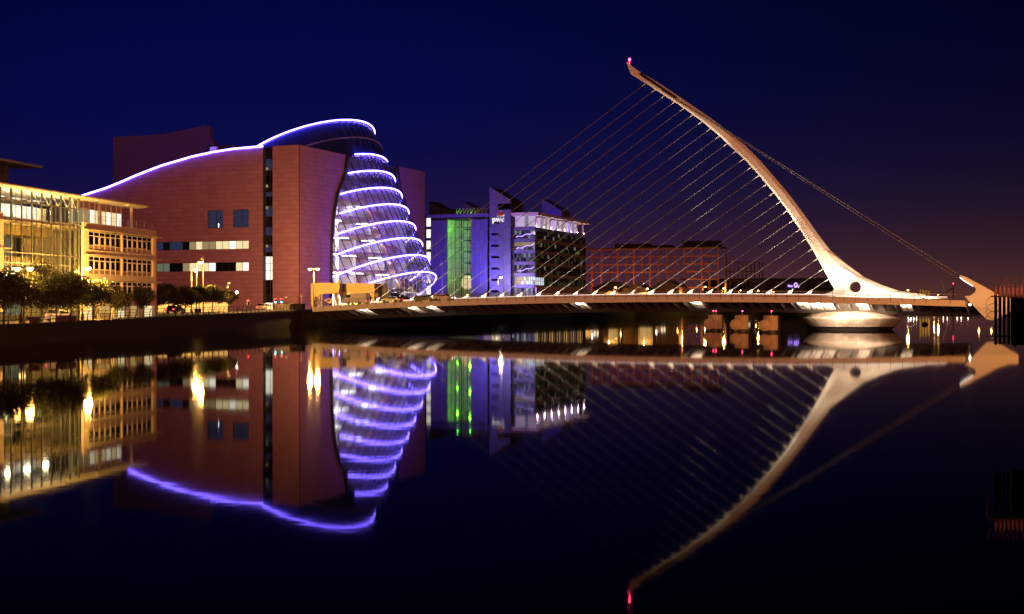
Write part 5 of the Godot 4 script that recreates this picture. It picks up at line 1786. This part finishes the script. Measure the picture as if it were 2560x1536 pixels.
func trees() -> void:
	var leaf := mat("leaf", lin(0.011, 0.012, 0.003), 0.6)
	leaf.backlight_enabled = true
	leaf.backlight = Color(0.22, 0.24, 0.06)
	var leaf2 := mat("leaf_b", lin(0.016, 0.016, 0.0035), 0.6)
	leaf2.backlight_enabled = true
	leaf2.backlight = Color(0.22, 0.24, 0.06)
	var spots := [
		[8.0, 153.0, 5.5, 2.4, "leafy quay tree at the left edge of the picture"],
		[52.0, 158.0, 5.6, 2.4, "tall quay tree below the twin headed lamp"],
		[104.0, 168.0, 6.6, 2.7, "tallest tree of the dark cluster before the glass atrium"],
		[140.0, 162.0, 5.4, 2.4, "dark quay tree in the middle of the big cluster"],
		[176.0, 166.0, 5.2, 2.4, "dark quay tree at the right end of the big cluster"],
		[232.0, 178.0, 4.6, 2.0, "dark quay tree above the two people"],
		[292.0, 194.0, 4.0, 1.7, "small round quay tree right of the two people"],
		[342.0, 204.0, 4.1, 1.9, "small quay tree at the right end of the cream office"],
		[392.0, 216.0, 4.1, 1.5, "slender quay tree just right of the cream office"],
		[420.0, 222.0, 4.6, 1.7, "taller small tree below the lower stone wall windows"],
		[462.0, 232.0, 4.3, 1.9, "round small tree left of the two street lamps' poles"],
		[497.0, 240.0, 4.4, 1.6, "small tree around the foot of the slim mast"],
		[530.0, 246.0, 4.4, 1.9, "broad small tree third from the right end of the row"],
		[570.0, 255.0, 3.9, 1.3, "last and narrowest tree at the right end of the row"],
	]
	for i in spots.size():
		var s: Array = spots[i]
		make_tree(s[4], at_px(s[0], s[1], ground_y(s[1]) + 0.05), s[2] * 1.04, s[3] * 1.22, 40 + i, leaf if i % 2 else leaf2)
	# bushes near the glass drum
	var bush := [[940.0, 330.0, 3.2, 2.4, "round golden lit bush right of the yellow portal"], [975.0, 332.0, 3.0, 2.6, "broad golden lit bush in front of the glass lobby"], [1003.0, 334.0, 2.2, 1.6, "smallest bush in front of the glass lobby"]]
	for i in 3:
		var s: Array = bush[i]
		var t := make_tree(s[4], at_px(s[0], s[1], 4.6), s[2], s[3], 90 + i, leaf2)
		t.set_meta("category", "bush")
		t.set_meta("group", "bushes at the bridge head")
		t.name = numbered("bush")

# ---------------------------------------------------------------- vehicles and people
func make_car(label: String, at: Vector3, turn: float, paint: Material, van := false) -> Node3D:
	var c := thing("delivery_van" if van else "parked_car", label, "van" if van else "car", at, turn, "vehicles on the bridge and quay")
	var w := 0.86 if not van else 0.98
	var prof: PackedVector2Array
	if van:
		prof = PackedVector2Array([Vector2(-2.7, 0.35), Vector2(-2.7, 2.3), Vector2(-2.5, 2.45), Vector2(1.2, 2.45), Vector2(1.5, 2.3), Vector2(2.1, 1.4), Vector2(2.75, 1.15), Vector2(2.85, 0.8), Vector2(2.8, 0.35)])
	else:
		prof = PackedVector2Array([Vector2(-2.1, 0.35), Vector2(-2.15, 0.85), Vector2(-1.9, 0.98), Vector2(-1.45, 1.38), Vector2(-0.3, 1.46), Vector2(0.5, 1.38), Vector2(1.15, 0.98), Vector2(1.95, 0.85), Vector2(2.15, 0.65), Vector2(2.1, 0.35)])
	var secs := []
	for q in [[-1.0, 0.9], [-0.9, 1.0], [0.9, 1.0], [1.0, 0.9]]:
		var ring := []
		for p in prof:
			var high := clampf((p.y - 0.9) / 0.6, 0, 1)
			ring.append(Vector3(p.x * lerpf(0.97, 1.0, q[1]), p.y if q[1] == 1.0 else lerpf(p.y, 0.7, 0.06), q[0] * w * (1.0 - 0.16 * high)))
		secs.append(ring)
	var st := S()
	loft(st, secs)
	commit(st, "body", paint, c)
	st = S()
	var gy := 1.16 if not van else 1.85
	for sg in [-1, 1]:
		if van:
			box(st, Vector3(1.35, 1.8, sg * w * 0.9), Vector3(0.9, 0.6, 0.06))
		else:
			box(st, Vector3(-0.85, gy, sg * w * 0.915), Vector3(0.9, 0.30, 0.05))
			box(st, Vector3(0.15, gy, sg * w * 0.915), Vector3(0.9, 0.30, 0.05))
	commit(st, "side_window", M.car_glass, c)
	st = S()
	if van:
		beam(st, Vector3(1.56, 2.25, 0), Vector3(2.12, 1.42, 0), w * 1.55, 0.05)
	else:
		beam(st, Vector3(0.55, 1.38, 0), Vector3(1.13, 1.01, 0), w * 1.6, 0.05)
		beam(st, Vector3(-1.47, 1.39, 0), Vector3(-1.87, 1.03, 0), w * 1.6, 0.05)
	commit(st, "windscreen", M.car_glass, c)
	for x in [-1.35, 1.35]:
		for sg in [-1, 1]:
			st = S(true)
			lathe(st, [Vector2(0.001, -0.1), Vector2(0.3, -0.1), Vector2(0.33, -0.06), Vector2(0.33, 0.06), Vector2(0.3, 0.1), Vector2(0.001, 0.1)], 14)
			var wh := commit(st, "wheel", M.tyre, c, Transform3D(Basis(Vector3.RIGHT, PI / 2), Vector3(x, 0.33, sg * (w - 0.1))))
			st = S(true)
			lathe(st, [Vector2(0.001, -0.115), Vector2(0.19, -0.115), Vector2(0.19, 0.115), Vector2(0.001, 0.115)], 10)
			commit(st, "rim", M.grey_metal, wh)
	for sg in [-1, 1]:
		bar("headlight", M.head_light, c, Vector3(2.12 if not van else 2.8, 0.68, sg * w * 0.72), Vector3(0.06, 0.14, 0.26))
		bar("tail_light", M.tail_light, c, Vector3(-2.14 if not van else -2.72, 0.78, sg * w * 0.8), Vector3(0.06, 0.16, 0.22))
	return c

func vehicles_and_people() -> void:
	var lane := func(s: float, z: float) -> Vector3: return gp(s, top(s) + 0.0, z)
	make_car("white delivery van near the left end of the bridge", lane.call(7.5, -5.0), GR + PI - 0.03, M.car_white, true)
	make_car("silver car with red tail lights behind the white van", lane.call(15.5, -5.2), GR - 0.02 + PI, M.car_silver)
	make_car("dark car with bright tail lights left of the middle stays", lane.call(21.5, -8.0), GR + 0.02, M.car_dark)
	make_car("pale car rightmost on the bridge deck, before the lobby", lane.call(27.0, -5.4), GR, M.car_white)
	make_car("silver car parked behind the railing at the cream office's corner", at_px(345.0, 214.0, 2.75), 1.35, M.car_silver)
	make_car("dark car parked under the small trees before the stone wall", at_px(438.0, 240.0, 3.0), 1.35, M.car_dark)
	make_car("white car behind the railing right of the globe lantern", at_px(660.0, 287.0, 3.45), 1.3, M.car_white)
	make_car("pale car parked before the glass atrium of the cream office", at_px(150.0, 176.0, 2.4), 1.35, M.car_white)
	person(at_px(232.0, 186.5, ground_y(186.5)), 0.6, "person in dark clothes leaning towards another by the railing", 0.35, M.cloth_dark, 1)
	person(at_px(243.0, 187.5, ground_y(187.5)), -2.4, "person in grey clothes standing upright by the railing", 0.02, M.cloth_grey, 2)

func person(at: Vector3, turn: float, label: String, lean: float, cloth: Material, sd: int) -> void:
	var p := thing("person", label, "person", at, turn, "people by the railing")
	# joints (y up, facing +z); the trunk leans forward
	var up := Vector3(0, cos(lean), sin(lean))
	var hip := Vector3(0, 0.92, 0)
	var chest := hip + up * 0.45
	var neck := hip + up * 0.60
	var head := neck + (up + Vector3(0, 0.2, 0.1)).normalized() * 0.17
	var bones := []
	bones.append([hip, chest, 0.145, 0.165])
	bones.append([chest, neck, 0.12, 0.06])
	bones.append([neck, head, 0.055, 0.06])
	bones.append([head, head + Vector3(0, 0.05, 0.01), 0.1, 0.095])
	for sg in [-1.0, 1.0]:
		var h := hip + Vector3(0.1 * sg, -0.02, 0)
		var knee := Vector3(0.11 * sg, 0.5, 0.05 + 0.06 * sg)
		var ankle := Vector3(0.12 * sg, 0.09, -0.02 - 0.08 * sg)
		bones.append([h, knee, 0.092, 0.062])
		bones.append([knee, ankle, 0.06, 0.043])
		bones.append([ankle + Vector3(0, -0.04, 0), ankle + Vector3(0.02 * sg, -0.05, 0.16), 0.045, 0.035])
		var sh := neck + Vector3(0.17 * sg, -0.05, 0)
		var el := sh + Vector3(0.06 * sg, -0.27, 0.06 + lean * 0.3)
		var wr := el + Vector3(-0.03 * sg, -0.16 + lean * 0.2, 0.2)
		bones.append([chest, sh, 0.1, 0.065])
		bones.append([sh, el, 0.055, 0.045])
		bones.append([el, wr, 0.043, 0.032])
		bones.append([wr, wr + Vector3(0, -0.03, 0.1), 0.036, 0.026])
	var st := S(true)
	nets(st, bones, 0.035)
	commit(st, "body", cloth, p)

func nets(st: SurfaceTool, bones: Array, cell: float) -> void:
	var lo: Vector3 = bones[0][0]
	var hi := lo
	for b in bones:
		for i in 2:
			var r: Vector3 = Vector3.ONE * (b[2 + i] + 0.08)
			lo = lo.min(b[i] - r)
			hi = hi.max(b[i] + r)
	var n := Vector3i(((hi - lo) / cell).ceil()) + Vector3i.ONE
	var f := PackedFloat32Array()
	f.resize(n.x * n.y * n.z)
	for z in n.z:
		for y in n.y:
			for x in n.x:
				var p := lo + Vector3(x, y, z) * cell
				var s := 0.0
				for b in bones:
					var a: Vector3 = b[0]
					var d: Vector3 = b[1] - a
					var t := clampf((p - a).dot(d) / maxf(d.length_squared(), 1e-6), 0, 1)
					s += exp(-((p - a - d * t).length() - lerpf(b[2], b[3], t)) * 45.0)
				f[x + n.x * (y + n.y * z)] = -log(maxf(s, 1e-12)) / 45.0
	var vert := {}
	for z in n.z - 1:
		for y in n.y - 1:
			for x in n.x - 1:
				var acc := Vector3.ZERO
				var cnt := 0
				for e in [[0, 1], [2, 3], [4, 5], [6, 7], [0, 2], [1, 3], [4, 6], [5, 7], [0, 4], [1, 5], [2, 6], [3, 7]]:
					var pa := Vector3i(e[0] & 1, (e[0] >> 1) & 1, e[0] >> 2)
					var pb := Vector3i(e[1] & 1, (e[1] >> 1) & 1, e[1] >> 2)
					var va := f[x + pa.x + n.x * (y + pa.y + n.y * (z + pa.z))]
					var vb := f[x + pb.x + n.x * (y + pb.y + n.y * (z + pb.z))]
					if (va < 0) != (vb < 0):
						acc += Vector3(pa).lerp(Vector3(pb), va / (va - vb))
						cnt += 1
				if cnt:
					vert[Vector3i(x, y, z)] = lo + (Vector3(x, y, z) + acc / cnt) * cell
	for z in range(1, n.z - 1):
		for y in range(1, n.y - 1):
			for x in range(1, n.x - 1):
				var v0 := f[x + n.x * (y + n.y * z)]
				for ax in 3:
					var o := Vector3i.ZERO
					o[ax] = 1
					var v1 := f[x + o.x + n.x * (y + o.y + n.y * (z + o.z))]
					if (v0 < 0) == (v1 < 0):
						continue
					var u := Vector3i.ZERO
					var w := Vector3i.ZERO
					u[(ax + 1) % 3] = 1
					w[(ax + 2) % 3] = 1
					var c := Vector3i(x, y, z)
					var k := [c - u - w, c - w, c, c - u]
					if not (vert.has(k[0]) and vert.has(k[1]) and vert.has(k[2]) and vert.has(k[3])):
						continue
					if v0 < 0:
						quad(st, vert[k[3]], vert[k[2]], vert[k[1]], vert[k[0]])
					else:
						quad(st, vert[k[0]], vert[k[1]], vert[k[2]], vert[k[3]])
